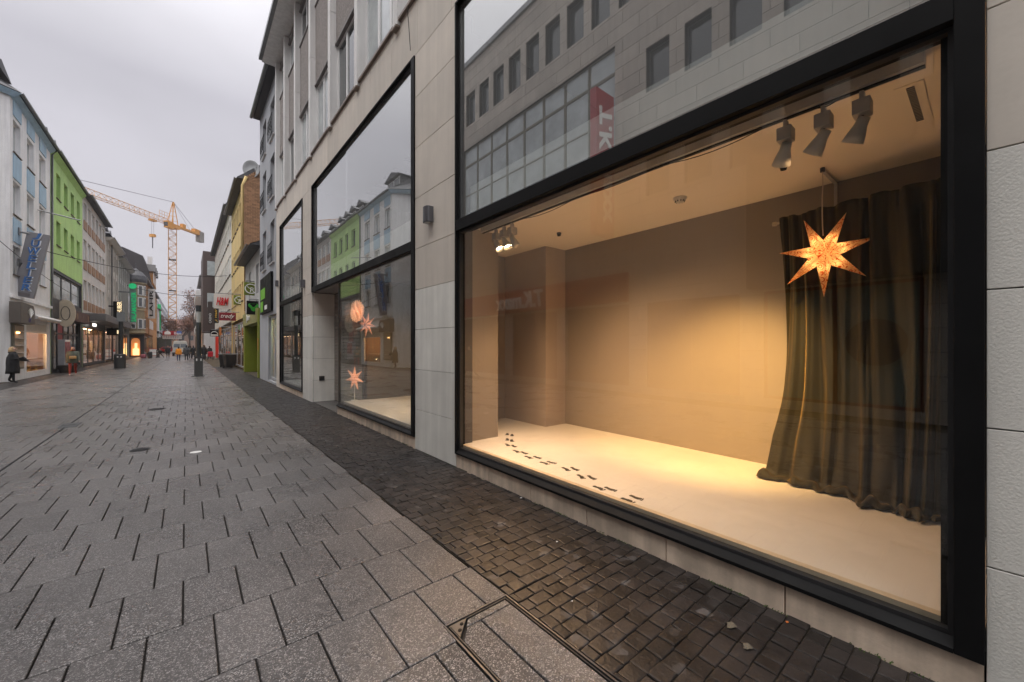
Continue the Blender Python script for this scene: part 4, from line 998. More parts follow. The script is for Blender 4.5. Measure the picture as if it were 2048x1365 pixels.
# --- beige house with brown spandrels
bg_ = paint('beige_render', (.60, .56, .53)); brn = mat('brown_spandrel', (.30, .165, .09), .6, .12, 2, .1)
EY0, EY1 = 46.32, 58.0
cE = [(46.75 + k * 1.87, 46.75 + k * 1.87 + 1.35) for k in range(6)]; rE = [(5.45, 7.1), (8.75, 10.4), (12.0, 13.4)]
h = house('beige_house', 'beige office house with long rows of windows over brown panels', XW, 1, EY0, EY1, 13.95, bg_, [(a, b, c, d) for a, b in cE for c, d in rE], rise=3.0, base=4.4, deep=9)
for a, b in cE:
    for c, d in rE:
        window(h, XW, 1, a, b, c, d, depth=.12, mull=1, fr=.09, gm=lglass); M().box(XW + .003, XW + .04, a - .02, b + .02, c - .82, c - .06).build('spandrel_panel', brn, h)
for yc in (48.5, 51.8, 55.2): dormer(h, XW - .8, 1, yc, 1.6, 14.2, 1.1, win=2, back=3)
q = M(); wall_holes(q, XW - .02, 1, EY0, EY1, 0, 4.39, [(46.8, 57.4, .15, 3.3)], .25); q.build('lower_wall', dgrey, h)
cn = thing('shop_canopy', 'flat grey canopy jutting over the shopfronts of the beige house', 'canopy', (XW, 54, 4))
M().box(XW + .01, XW + 1.3, EY0 + .1, 65.8, 3.75, 4.35).build('canopy_box', mat('canopy_grey', (.15, .14, .14), .6), cn, bevel=.02)
def shopfront(y0, y1, X, out, z1, lb, warm=1.0, n=3, col=(1, .62, .34), frm=None, dep=1.6):
    s = thing('shopfront', lb, 'shopfront', (X, (y0 + y1) / 2, 0))
    w_ = (y1 - y0) / n
    for k in range(n): 
        f = M(); a, b = y0 + k * w_ + .01, y0 + (k + 1) * w_ - .01; t_ = .07; xa, xb = X - out * .10, X - out * .16
        f.box(xa, xb, a, a + t_, .15, z1).box(xa, xb, b - t_, b, .15, z1).box(xa, xb, a + t_, b - t_, .15, .25).box(xa, xb, a + t_, b - t_, z1 - .1, z1)
        o = f.build('door_frame' if k == n // 2 else 'window_frame', frm or dgrey, s); M().box(X - out * .125, X - out * .135, a + t_ * .5, b - t_ * .5, .2, z1 - .05).build('pane', g_low, o)
    wm = mat('shop_wall_%d' % int(warm * 10), (.5, .36, .25), .8, .2, 1.5, 0)
    xb = X - out * dep
    q = M().box(xb, xb - out * .05, y0, y1, .1, z1 + .02).box(X - out * .17, xb, y0 - .03, y0, .1, z1).box(X - out * .17, xb, y1, y1 + .03, .1, z1).box(X - out * .17, xb, y0, y1, .06, .14).box(X - out * .17, xb, y0, y1, z1 + .021, z1 + .06)
    q.build('shop_room', wm, s)
    rr_ = random.Random(int(y0 * 10)); 
    for k in range(9):
        a = y0 + .3 + rr_.random() * (y1 - y0 - .9); zz = rr_.choice((.14, .9, 1.5)); 
        q = M().box(xb + out * .02, xb + out * (.2 + .5 * rr_.random()), a, a + .2 + .4 * rr_.random(), zz, zz + .2 + .4 * rr_.random()); q.build('shelf_goods', mat('goods%d' % rr_.randrange(6), rr_.choice(((.5, .1, .06), (.6, .5, .4), (.2, .2, .25), (.55, .3, .12), (.1, .1, .1), (.6, .58, .55))), .6, .2, 5, 0), s)
    e_ = emis('ceiling_strip_%.1f' % warm, col, 30 * warm)
    for k in range(n): M().box(X - out * (dep * .5), X - out * (dep * .5 + .12), y0 + (k + .25) * w_, y0 + (k + .75) * w_, z1 - .03, z1 + .0).build('strip_lamp', e_, s)
    return s
shopfront(46.85, 57.35, XW, 1, 3.28, 'glazed shopfront with warm shelves under the grey canopy', 1.0, 4)
sg = thing('lit_box_sign', 'small white lit box sign under the grey canopy', 'sign', (XW + .4, 49, 3.4)); M().box(XW + .3, XW + .38, 48.3, 49.6, 3.36, 3.6).build('box', emis('box_white', (1, .95, .85), 1.2), sg)
# --- classical stone houses
cs = paint('sand_render', (.54, .50, .45)); cs2 = paint('grey_stone', (.42, .415, .39))
def classical(name, lb, y0, y1, ze, wm_, n, rows_, rise, z0=4.6):
    w_ = (y1 - y0 - 1.6) / n; cols = [(y0 + .9 + k * w_ + .2, y0 + .9 + (k + 1) * w_ - .2) for k in range(n)]
    h = house(name, lb, XW, 1, y0, y1, ze, wm_, [(a, b, c, d) for a, b in cols for c, d in rows_], rise=rise, base=z0 - .4, over=.5)
    win_grid(h, XW, 1, cols, rows_, depth=.12, mull=1, fr=.09, gm=dglass)
    for a, b in cols + [(y1 - .7, 0)]: M().box(XW + .002, XW + .10, a - .2 - .13, a - .2 + .13, z0, ze - .4).build('pilaster', wm_, h)
    M().prism([(XW + .002, ze - .4), (XW + .25, ze - .32), (XW + .6, ze - .06), (XW + .6, ze - .02), (XW + .002, ze - .02)], y0, y1, 'y').build('cornice', wm_, h)
    M().box(XW + .002, XW + .3, y0, y1, z0 - .3, z0).build('string_course', wm_, h)
    return h
h = classical('sandstone_house', 'sand-coloured stone house with pilasters and dormers, beyond the beige house', 58.05, 67.9, 13.0, cs, 4, [(5.2, 6.9), (7.7, 9.4), (10.2, 12.0)], 3.2)
for yc in (60, 62.6, 65.2): dormer(h, XW - .6, 1, yc, 1.5, 13.2, 1.4, win=2, back=3)
downpipe(h, XW + .1, 1, 60.9, 0, 13, dgrey)
shopfront(58.9, 67.5, XW, 1, 3.3, 'shopfront with red display under the sand-coloured house', .8, 3)
h = classical('grey_stone_house', 'grey stone house with tall windows and a projecting bay, behind the dark blade sign', 67.95, 80.2, 12.6, cs2, 5, [(5.4, 7.3), (8.0, 9.6), (10.3, 11.7)], 1.4)
q = M().box(XW + .002, XW + .75, 69.2, 79.0, 4.75, 8.4); q.build('bay', cs2, h)
for k in range(6): M().box(XW + .751, XW + .78, 69.4 + k * 1.6, 70.7 + k * 1.6, 5.1, 8.0).build('bay_window', lglass, h)
shopfront(68.6, 79.6, XW, 1, 3.3, 'dim shopfront behind the lamp post on the left', .5, 4)
sg = thing('blade_sign', 'black blade sign with glowing vertical letters HALLHUBER', 'sign', (XW + .9, 60.0, 6))
pA = [atY(x, y, 60.0) for x, y in ((227, 605), (244, 605), (244, 652), (231, 652))]
xa, za = atY(226, 651, 60.0); xb, zb = atY(244, 604, 60.0)
M().box(xa, xb, 60.0, 60.3, za, zb).build('board', black, sg, bevel=.02); M().box(XW, xa, 60.1, 60.2, zb - .6, zb - .45).build('bracket', black, sg)
lit = emis('lit_letters', (1, .80, .48), .55)
text('lettering', 'HALLHUBER', .62, ((xa + xb) / 2 + .15, 59.97, (za + zb) / 2 + .2), UP_CAM, lit, sg, .02, bold=.012, fit=(2.2, .36))
sg = thing('lit_box_sign', 'black hanging box sign with one glowing yellow panel by the left lamp post', 'sign', (XW + .8, 58, 3.9))
xa, za = atY(213, 671, 58); xb, zb = atY(243, 657, 58)
M().box(xa, xb, 58, 58.3, za, zb).build('board', black, sg); xc, zc = atY(234, 668, 58); xd, zd = atY(240, 661, 58); M().box(xc, xd, 57.97, 57.999, zc, zd).build('lit_panel', lit, sg); M().box(XW, xa, 58.1, 58.2, zb - .25, zb - .15).build('bracket', black, sg)
# --- corner turret house and followers
yt = paint('ochre_stone', (.33, .26, .16)); ym_ = mat('ochre_brick', (.36, .17, .06), .8, .2, 3, .2)
TXc, TYc = -5.95, 83.4
XH = -5.2
h = house('turret_house', 'ochre corner house with a slate-domed turret behind the green letters', XH, 1, 84.2, 95.9, 12.4, ym_, [(85.6 + 2.6 * k, 87.0 + 2.6 * k, c, d) for k in range(4) for c, d in ((4.8, 6.6), (8.0, 9.8), (10.4, 12.0))], rise=4.0, base=3.8, deep=11)
win_grid(h, XH, 1, [(85.6 + 2.6 * k, 87.0 + 2.6 * k) for k in range(4)], [(4.8, 6.6), (8.0, 9.8), (10.4, 12.0)], depth=.1)
M().lathe([(.9, 3.5), (1.2, 3.7), (1.05, 3.9), (1.05, 7.0), (1.15, 7.1), (1.05, 7.2), (1.05, 11.0), (1.3, 11.2), (1.3, 11.35)], (TXc, TYc, 0), 14).build('turret_wall', yt, h)
M().lathe([(1.32, 11.35), (1.36, 11.8), (1.22, 12.4), (.75, 13.0), (.35, 13.3), (.08, 13.6), (.05, 14.3), (0, 14.4)], (TXc, TYc, 0), 14).build('turret_dome', slate, h)
for zz in (4.3, 7.6, 9.4):
    for a in (-100, -58, -16):
        c_ = (TXc + 1.06 * math.cos(R(a)), TYc + 1.06 * math.sin(R(a)))
        q = M().box(-.30, .30, -.05, .05, 0, 1.5); q.v = [(c_[0] + x * -math.sin(R(a)) + y * math.cos(R(a)), c_[1] + x * math.cos(R(a)) + y * math.sin(R(a)), zz + z) for x, y, z in q.v]; o = q.build('window', white, h)
        q = M().box(-.21, .21, .051, .06, .1, 1.4); q.v = [(c_[0] + x * -math.sin(R(a)) + y * math.cos(R(a)), c_[1] + x * math.cos(R(a)) + y * math.sin(R(a)), zz + z) for x, y, z in q.v]; q.build('pane', dglass, o)
le = thing('lit_entrance', 'glowing orange arched shop entrance below the slate-domed turret', 'shop entrance', (-5.8, 84.1, 0))
arc = [(-6.5, .2), (-5.5, .2), (-5.5, 2.3)] + [(-6.0 + .5 * math.cos(R(a)), 2.3 + .6 * math.sin(R(a))) for a in range(20, 180, 20)] + [(-6.5, 2.3)]
M().prism(arc, 83.95, 84.05, 'y').build('lit_arch', emis('arch_glow', (1.0, .36, .10), .20), le)
M().box(-6.3, -5.6, 83.7, 83.94, .25, 1.25).build('display_block', emis('block_glow', (1.0, .70, .28), .9), le); M().box(-6.1, -5.8, 83.75, 83.93, 1.26, 2.1).build('display_figure', emis('figure_glow', (1, .7, .35), .7), le)
M().box(-6.95, -6.51, 83.8, 84.19, 0, 3.5).build('jamb', dgrey, le); M().box(-5.49, -5.0, 83.8, 84.19, 0, 3.5).build('jamb', dgrey, le); M().box(-6.50, -5.5, 83.85, 84.19, 2.95, 3.5).build('lintel', dgrey, le)
darkroof = mat('dark_slate', (.040, .034, .036), .6, .2, 2, .4, 14, tint=.2)
h = thing('mansard_house', 'house with a big dark sloping gable roof rising behind the grey stone house', 'house', (-10, 82, 0))
M().box(-18, -6.7, 80.4, 83.9, 0, 12.5).build('wall', cs2, h); M().prism([(-6.45, 12.4), (-7.15, 15.0), (-8.07, 16.5), (-10, 18.0), (-18, 18.4), (-18, 12.4)], 80.3, 95.8, 'y').build('roof', darkroof, h)
h = thing('chimney_house', 'house with stepped dark roof, dormers and a white chimney beyond the turret', 'house', (-8, 98, 0))
M().box(-20, -5.1, 96.0, 108, 3.7, 12.5).build('wall', ym_, h)
M().prism([(-4.7, 12.4), (-5.2, 15.4), (-5.9, 17.7), (-8.5, 18.9), (-20, 19.2), (-20, 12.4)], 95.9, 108.1, 'y').build('roof', darkroof, h)
for k in range(3):
    y_ = 97.0 + 3.7 * k; dm = M().box(-6.4, -4.6, y_, y_ + 1.7, 12.9, 15.2).build('dormer', ym_, h); M().box(-4.598, -4.57, y_ + .2, y_ + 1.5, 13.2, 14.9).build('dormer_window', white, dm)
    M().prism([(y_ - .3, 15.2), (y_ + 2.0, 15.2), (y_ + .85, 16.6)], -6.6, -4.3, 'x').build('dormer_roof', darkroof, dm)
M().box(-5.9, -5.2, 106.2, 107.2, 15.5, 19.4).build('chimney', offwhite, h)
for k in range(4):
    for z_ in (4.8, 7.4, 9.9): M().box(-5.098, -5.06, 97 + 2.7 * k, 98.4 + 2.7 * k, z_, z_ + 1.6).build('window', white, h)
# neon sign SALAMANDER
sg = thing('neon_sign', 'grey blade sign with green vertical letters SALAMANDER and a green disc', 'sign', (XW + 1, 68.2, 7.6))
xa, za = atY(259, 645, 68.2); xb, zb = atY(272, 571, 68.2)
M().box(xa, xb, 68.2, 68.4, za, zb).build('board', mat('sign_bluegrey', (.14, .19, .19), .5), sg); M().box(XW, xa, 68.25, 68.35, zb - 1, zb - .85).build('bracket', zinc, sg)
gn = emis('green_neon', (.01, .42, .15), .28)
text('lettering', 'SALAMANDER', 1.18, ((xa + xb) / 2 + .1, 68.16, (za + zb) / 2 - .4), UP_CAM, gn, sg, .04, bold=.02, fit=(zb - za - .95, (xb - xa) * .78))
M().cyl(((xa + xb) / 2, 68.0, zb - .15), .36, .12, 16, axis='y').build('disc', gn, sg)
shopfront(85.0, 90.3, XH + .02, 1, 3.4, 'brightly lit orange shop entrance under the turret house', 2.4, 2, (1, .45, .12))
shopfront(96.4, 107.6, -5.1, 1, 3.4, 'warm lit shopfront under the house with the white chimney', 2.6, 4, (1, .6, .25))
shopfront(90.9, 95.7, XH + .02, 1, 3.2, 'narrow lit window beyond the turret house entrance', 2.0, 2, (1, .6, .25))
# orange house and LAHR sign, grey block with green banner
og = mat('orange_brick', (.42, .19, .05), .8, .2, 2, .2)
h = house('orange_house', 'orange-brown house front behind the white LAHR sign', XH, 1, 108.3, 122, 12.5, og, [(110 + 2.4 * k, 111.3 + 2.4 * k, c, d) for k in range(5) for c, d in ((5, 6.8), (8, 9.8), (11, 12.8))], rise=4)
win_grid(h, XH, 1, [(110 + 2.4 * k, 111.3 + 2.4 * k) for k in range(5)], [(5, 6.8), (8, 9.8), (11, 12.8)], depth=.1)
sg = thing('blade_sign', 'tall white blade sign with black vertical letters LAHR', 'sign', (-5, 92, 8))
xa, za = atY(296, 637, 92); xb, zb = atY(310.5, 579, 92)
M().box(xa, xb, 92, 92.3, za, zb).build('board', offwhite, sg); M().box(XW - .1, xa, 92.1, 92.2, zb - 1.2, zb - 1.0).build('bracket', zinc, sg)
text('lettering', 'LAHR', 1.95, ((xa + xb) / 2 - .05, 91.96, (za + zb) / 2 + .05), UP_CAM, black, sg, .03, bold=.03, fit=((zb - za) * .86, (xb - xa) * .5))
h = thing('office_block', 'grey modern block with slanting bands and a long green banner at the street end', 'building', (-6, 170, 0))
xn, zn = atY(313, 584, 130); xf, zf = atY(337, 618, 210)
q = M(); q.add([(xn, 130, 0), (xf, 210, 0), (xf - 20, 210, 0), (xn - 20, 130, 0), (xn, 130, zn), (xf, 210, zn), (xf - 20, 210, zn), (xn - 20, 130, zn)], [(0, 1, 5, 4), (1, 2, 6, 5), (3, 0, 4, 7), (4, 5, 6, 7)])
q.build('wall', paint('cool_grey_cladding', (.38, .40, .43)), h)
for k in range(9):
    z0_ = 5 + k * 2.0
    if z0_ < zn - .5: q = M(); q.add([(xn + .03, 130.2, z0_), (xf + .03, 209.8, z0_), (xf + .03, 209.8, z0_ + .5), (xn + .03, 130.2, z0_ + .5)], [(0, 1, 2, 3)]); q.build('window_band', dglass, h)
xa, za = atY(315, 661, 129.5); xb, zb = atY(322, 609, 129.5)
sg = thing('green_banner', 'long bright green vertical banner on the grey block at the street end', 'banner', (xa, 129.5, za)); M().box(xa, xb, 129.4, 129.6, za, zb).build('cloth', mat('banner_green', (.02, .42, .14), .6), sg)
q = M()
for k in range(8): q.box(xa + .35, xb - .35, 129.36, 129.39, za + 1 + k * .85, za + 1.4 + k * .85)
q.build('pale_print', mat('banner_print', (.10, .50, .25), .6), sg)
# white small house between LAHR and banner
h = house('white_house', 'white narrow house front under the LAHR sign', XH + .2, 1, 122.2, 129, 10.2, offwhite, [(124, 125.2, c, c + 1.6) for c in (4.5, 7.2)], rise=2)
# ================================================================== right side beyond the shop building
XR = 2.98
# grey house with iron balcony railings
gw = paint('mid_grey_render', (.34, .35, .375))
cG = [(19.9, 21.0), (22.2, 23.3)]; rG = [(5.4, 7.3), (8.3, 10.2), (11.0, 12.7)]
h = house('grey_house', 'slim grey house with iron window railings directly beyond the stone shop building', XR, -1, 19.06, 24.3, 13.5, gw, [(a, b, c, d) for a, b in cG for c, d in rG] + [(19.4, 21.6, .1, 3.1)], rise=3.0, deep=8, over=.3)
win_grid(h, XR, -1, cG, rG, depth=.14, mull=1, gm=dglass, sill=offwhite)
for a, b in cG:
    for c, d in rG[:]:
        q = M(); q.tube([(XR - .10, a - .05, c + .02), (XR - .10, b + .05, c + .02)], .014, 5).tube([(XR - .10, a - .05, c + .85), (XR - .10, b + .05, c + .85)], .014, 5)
        for k in range(5): y_ = a + (b - a) * k / 4; q.tube([(XR - .10, y_, c + .02), (XR - .12, y_, c + .4), (XR - .10, y_, c + .85)], .009, 4)
        for k in range(4):
            y_ = a + (b - a) * (k + .5) / 4; q.tube([(XR - .11, y_ + .11 * math.cos(R(t_ * 45)), c + .45 + .2 * math.sin(R(t_ * 45))) for t_ in range(9)], .008, 4)
        q.build('railing', black, h)
q = M(); q.box(XR - .03, XR + .08, 21.601, 21.75, .0, 3.1); 
sf = shopfront(19.5, 21.5, XR, -1, 3.05, 'narrow lit doorway with a yellow-green wall in the slim grey house', 1.6, 2, (.85, 1, .55), gw, 2.2)
sg = thing('poster_sign', 'black shop poster with green lettering above the narrow lit doorway', 'sign', (XR, 22.4, 3.9))
M().box(XR - .10, XR - .01, 20.2, 23.4, 3.25, 5.0).build('board', black, sg); lime = mat('lime_print', (.16, .45, .03), .5)
q = M(); q.box(XR - .112, XR - .101, 21.8, 23.2, 3.95, 4.45).box(XR - .112, XR - .101, 22.4, 23.2, 3.35, 3.85); q.build('green_print', lime, sg); M().box(XR - .112, XR - .101, 21.2, 21.9, 3.4, 3.6).build('white_print', lw, sg)
def proj_sign(name, lb, px0, py0, px1, py1, Y, m_, cat_='sign', th=.10, arm=True):
    xa, za = atY(px0, py1, Y); xb, zb = atY(px1, py0, Y)
    s = thing(name, lb, cat_, ((xa + xb) / 2, Y, (za + zb) / 2))
    M().box(xa, xb, Y, Y + th, za, zb).build('board', m_, s, bevel=.01)
    if arm: M().tube([(xa + .1, Y + th / 2, zb + .07), (XR + .05, Y + th / 2, zb + .07)], .03, 6).build('bracket', zinc, s); q = M(); q.box(xa + .12, xa + .16, Y + .03, Y + .07, zb + .001, zb + .06).box(xb - .16, xb - .12, Y + .03, Y + .07, zb + .001, zb + .06).build('hanger', zinc, s, kind='stuff')
    return s, xa, xb, za, zb
s, xa, xb, za, zb = proj_sign('projecting_sign', 'black square sign with a green triangle emblem over the green shopfront', 493.5, 603, 520, 629, 25.2, black)
mx_, mz_ = (xa + xb) / 2, (za + zb) / 2; w_ = (xb - xa) / 2
q = M(); P = []
for k in range(48):
    a = 2 * math.pi * k / 48; r_ = .62 + .16 * math.cos(3 * (a + math.pi / 2)); P.append((mx_ + w_ * 1.15 * r_ * math.cos(a), mz_ + .05 + w_ * 1.05 * r_ * math.sin(a)))
Pi = [(mx_ + (a - mx_) * .62, mz_ + .12 + (b - mz_) * .45) for a, b in P]
for k in range(48): j = (k + 1) % 48; q.quad((P[k][0], 25.185, P[k][1]), (P[j][0], 25.185, P[j][1]), (Pi[j][0], 25.185, Pi[j][1]), (Pi[k][0], 25.185, Pi[k][1]))
q.build('emblem', mat('emblem_green', (.03, .30, .02), .4), s)
olive = mat('olive_board', (.15, .19, .015), .55, .05, 2, 0)
for px0, py0, px1, py1, Y, lb in ((488, 566.5, 515.5, 590, 26.8, 'larger olive green sign with a round white plant emblem, nearer of the two'), (467, 592, 489.5, 609.5, 33.5, 'smaller olive green sign with a round white plant emblem, farther of the two')):
    s, xa, xb, za, zb = proj_sign('projecting_sign', lb, px0, py0, px1, py1, Y, olive); mx_, mz_ = (xa + xb) / 2, (za + zb) / 2; r_ = (zb - za) * .36
    s['group'] = 'olive signs with plant emblems'
    cir = [(mx_ + r_ * 1.05 * math.cos(R(k * 20)), Y - .02, mz_ + r_ * math.sin(R(k * 20))) for k in range(19)]
    q = M(); q.tube(cir, r_ * .11, 5); q.tube([(mx_ - r_ * .7, Y - .02, mz_ + r_ * .5), (mx_ - r_ * .3, Y - .02, mz_ + .1 * r_), (mx_ + r_ * .05, Y - .02, mz_ - .05 * r_), (mx_ - r_ * .1, Y - .02, mz_ - r_ * .75)], r_ * .07, 4)
    q.build('emblem', lw, s, kind='stuff')
    text('lettering', 'R', r_ * 1.5, (mx_ + r_ * .22, Y - .015, mz_ - .05), FACE_CAM, lw, s, .01, .1, fit=(r_ * .8, r_ * 1.0))
# low house with the olive shopfront
lwall = paint('light_grey_render', (.46, .455, .45))
h = house('low_house', 'low grey house with overhanging dark eave above the olive shopfront', XR + .05, -1, 24.35, 31.4, 6.95, lwall, [(25.2, 26.2, 4.6, 6.2), (28.6, 29.6, 4.6, 6.2)], rise=2.6, base=3.7, deep=8, over=.48)
win_grid(h, XR + .05, -1, [(25.2, 26.2), (28.6, 29.6)], [(4.6, 6.2)], depth=.12, mull=0)
ol = mat('olive_paint', (.17, .20, .012), .45, .08, 2, .05); ol2 = mat('olive_fascia', (.26, .25, .10), .5, .1, 2, 0)
s = thing('olive_shopfront', 'olive green shopfront with deep door recess and tan fascia', 'shopfront', (XR, 27, 0))
M().box(XR - .06, XR + .35, 24.4, 24.75, 0, 3.7).build('pier', ol, s, bevel=.01); M().box(XR - .06, XR + .9, 30.7, 31.3, 0, 3.05).build('pier', ol, s, bevel=.01)
M().box(XR - .10, XR + .35, 24.76, 31.35, 2.95, 3.72).build('fascia', ol2, s, bevel=.01)
M().box(XR + .9, XR + 1.0, 24.76, 31.3, 0, 2.94).build('door_wall', ol, s); M().box(XR + .82, XR + .899, 26.2, 27.9, .05, 2.7).build('door', mat('olive_dark', (.06, .08, .01), .4), s); M().box(XR + .80, XR + .819, 26.4, 26.44, .9, 1.5).build('door_handle', steelm, s)
M().box(XR - .065, XR - .061, 24.42, 24.6, 1.5, 2.1).build('flyer', mat('flyer_orange', (.55, .16, .03), .5), s)
text('lettering', 'Jasmin', .55, (XR - .12, 28.3, 3.34), (R(90), 0, R(-90)), lw, s, .02, .2)
# yellow house with brick gable
yl = paint('yellow_render', (.66, .49, .22)); brk = mat('gable_brick', (.28, .155, .085), .9, .15, 2, .3, 40, tint=.25)
cY = [(32.2 + 1.5 * k, 33.1 + 1.5 * k) for k in range(6)]
h = house('yellow_house', 'tall yellow house with bare brick gable and a satellite dish on its roof', XR, -1, 31.45, 41.0, 12.75, yl, [(a, b, c, d) for a, b in cY for c, d in ((4.8, 6.1), (7.5, 8.8), (10.4, 11.9))], rise=4.4, base=3.6, deep=9)
win_grid(h, XR, -1, cY, [(4.8, 6.1), (7.5, 8.8), (10.4, 11.9)], depth=.15, mull=0, fr=.06, sill=brown_sill)
q = M(); z = 4.0; r = 0
while z < 16.6:                                   # brick gable courses, built brick by brick
    xmax = XR + 5.2 if z < 12.75 else XR + 4.5 + .3; xs = XR - .02 + (0 if z < 12.75 else (z - 12.75) / 4.4 * 4.5)
    x = xs - (.14 if r % 2 else 0)
    while x < xmax:
        a, b = max(x, xs), min(x + .28, xmax)
        if b - a > .04: q.box(a + .006, b - .006, 31.38, 31.44, z + .006, z + .10, 0, rnd.random())
        x += .28
    z += .106; r += 1
q.build('gable_bricks', brk, h, kind='stuff')
M().tube([(XR + .1, 31.3, 12.9), (XR - .10, 31.5, 12.3), (XR - .10, 31.5, 7.0)], .09, 8).build('downpipe', yl, h, smooth=True)
Xd, Zd = atY(506, 340, 31.6)
t = thing('satellite_dish', 'round grey satellite dish on the roof of the yellow house', 'satellite dish', (Xd, 31.6, Zd))
q = M(); q.lathe([(0, .0), (.22, .03), (.40, .10), (.52, .18), (.50, .20), (.38, .13), (0, .04)], n=24); mt = Matrix.Rotation(R(98), 4, 'X'); mt = Matrix.Rotation(R(-38), 4, 'Z') @ mt
q.v = [tuple((mt @ Vector(v)) * 1.1) for v in q.v]; o = q.build('dish', mat('dish_grey', (.38, .39, .40), .45), t, smooth=True, local=True)
M().tube([(0, 0, -.1), (0, .1, -.7), (0, .1, -1.4)], .04, 6).build('mast', zinc, t, local=True); M().tube([(0, 0, -.3), (.1, -.5, -.2), (.12, -.62, .02)], .02, 5).build('feed_arm', zinc, t, local=True)
s_ = shopfront(31.8, 40.6, XR, -1, 3.4, 'grey-framed shopfront beneath the yellow house', .35, 3, frm=mat('mid_grey_frame', (.26, .27, .29), .5))
# white office house
ww = paint('cream_render', (.62, .58, .52))
cW = [(41.8 + 1.85 * k, 43.1 + 1.85 * k) for k in range(13)]; rW = [(4.9, 6.6), (7.9, 9.6), (10.9, 12.6)]
h = house('cream_house', 'long cream house with rows of white windows beyond the yellow house', XR, -1, 41.05, 66, 13.7, ww, [(a, b, c, d) for a, b in cW for c, d in rW], rise=3, base=3.8, deep=9)
for a, b in cW:
    for c, d in rW: M().box(XR + .05, XR + .12, a + .02, b - .02, c + .02, d - .02).build('window', white, h); M().box(XR + .03, XR + .049, a + .12, b - .12, c + .12, d - .12).build('pane', lglass, h); M().box(XR - .08, XR + .04, a, b, c - .06, c).build('sill', brown_sill, h)
shopfront(41.6, 52, XR, -1, 3.4, 'dark glazed shopfront behind the wheelie bins', .5, 4, frm=mat('mid_grey_frame', (.26, .27, .29))); shopfront(53, 65, XR, -1, 3.4, 'far glazed shopfront under the cream house', .6, 4)
t = thing('brown_bay', 'tall brown metal bay tower jutting over the shops at the street end', 'bay tower', (2.4, 70, 8))
M().box(1.75, 5, 67, 76, 3.6, 14.4).build('cladding', mat('brown_metal', (.075, .05, .045), .5, .1, 2, 0), t)
for z in (11.2, 6.9): M().box(2.2, 3.2, 66.93, 66.99, z, z + 1.9).build('window', lglass, t)
h = house('balcony_house', 'white house with stacked balconies at the far end of the right side', 2.2, -1, 80, 100, 13.0, offwhite, [(82 + 3 * k, 84 + 3 * k, c, c + 1.6) for k in range(5) for c in (4.5, 7.4, 10.2)], rise=3)
win_grid(h, 2.2, -1, [(82 + 3 * k, 84 + 3 * k) for k in range(5)], [(4.5, 6.1), (7.4, 9.0), (10.2, 11.8)], depth=.1)
for z in (3.9, 6.8, 9.6): M().box(1.2, 2.19, 80.5, 99, z, z + 1.0).build('balcony', offwhite, h)
shopfront(81, 99, 2.2, -1, 3.2, 'dim shopfronts beneath the balcony house', .6, 5)
# projecting signs on the right
s, xa, xb, za, zb = proj_sign('projecting_sign', 'white projecting sign with red slanted letters H&M', 427.5, 590, 462, 617, 38, offwhite)
rdl = mat('letter_red', (.62, .01, .02), .4, 0, 1, 0)
text('lettering', 'H&M', (zb - za) * .82, ((xa + xb) / 2, 37.97, (za + zb) / 2), FACE_CAM, rdl, s, .02, .35, bold=.02, fit=((xb - xa) * .72, (zb - za) * .56))
s, xa, xb, za, zb = proj_sign('projecting_sign', 'dark red projecting sign with white script lettering tredy', 438, 626.5, 472, 641, 34.6, mat('wine_red', (.20, .012, .025), .45, .05, 2, 0))
text('lettering', 'tredy', (zb - za) * .95, ((xa + xb) / 2, 34.57, (za + zb) / 2), FACE_CAM, lw, s, .02, .4, fit=((xb - xa) * .8, (zb - za) * .66))
s, xa, xb, za, zb = proj_sign('projecting_sign', 'dark vertical sign with yellow script running upwards, left of the dark red sign', 427.5, 617.5, 437.5, 646.5, 44, blackp)
text('lettering', 'J. Wahl', (xb - xa) * .85, ((xa + xb) / 2, 43.97, (za + zb) / 2), UP_CAM, mat('letter_gold', (.60, .36, .05), .4), s, .02, .4, bold=.01, fit=((zb - za) * .86, (xb - xa) * .55))
s, xa, xb, za, zb = proj_sign('projecting_sign', 'brown vertical sign with small white letters CASINO on the brown tower', 415.5, 604, 425, 650, 60, mat('brown_sign', (.045, .03, .027), .5))
text('lettering', 'CASINO', .62, ((xa + xb) / 2, 59.96, (za + zb) / 2 - .6), UP_CAM, lw, s, .02, fit=((zb - za) * .42, .24))
s, xa, xb, za, zb = proj_sign('projecting_sign', 'black square sign with a white dome emblem low over the far shops', 420, 661, 437, 673, 46, black)
q = M(); mxx, mzz = (xa + xb) / 2, za + (zb - za) * .3; q.box(mxx - .28, mxx + .28, 45.97, 45.99, za + .06, mzz); q.tube([(mxx + .25 * math.cos(R(k * 20)), 45.98, mzz + .04 + .22 * math.sin(R(k * 20))) for k in range(10)], .025, 4); q.build('emblem', lw, s, kind='stuff')
s, xa, xb, za, zb = proj_sign('projecting_sign', 'orange vertical sign on the far right facade above the red banner', 438, 655, 443, 671, 43, mat('sign_orange', (.45, .16, .04), .5))
s, xa, xb, za, zb = proj_sign('banner', 'tall red vertical banner standing by the far right shops', 431, 674, 437, 716, 50, mat('banner_red', (.60, .03, .015), .5), 'banner', arm=False)
for k, (a, b, c, d, Y_, cc_, lb) in enumerate(((409, 608, 411, 632, 84, (.35, .04, .03), 'thin red vertical sign beside the far balconies'), (407, 634, 414, 637, 80, (.08, .18, .45), 'small blue sign beside the far balconies'), (407.5, 639, 412, 662, 82, (.45, .45, .5), 'pale vertical sign with dark marks below the blue sign'))):
    proj_sign('projecting_sign', lb, a, b, c, d, Y_, mat('far_sign%d' % k, cc_, .5))
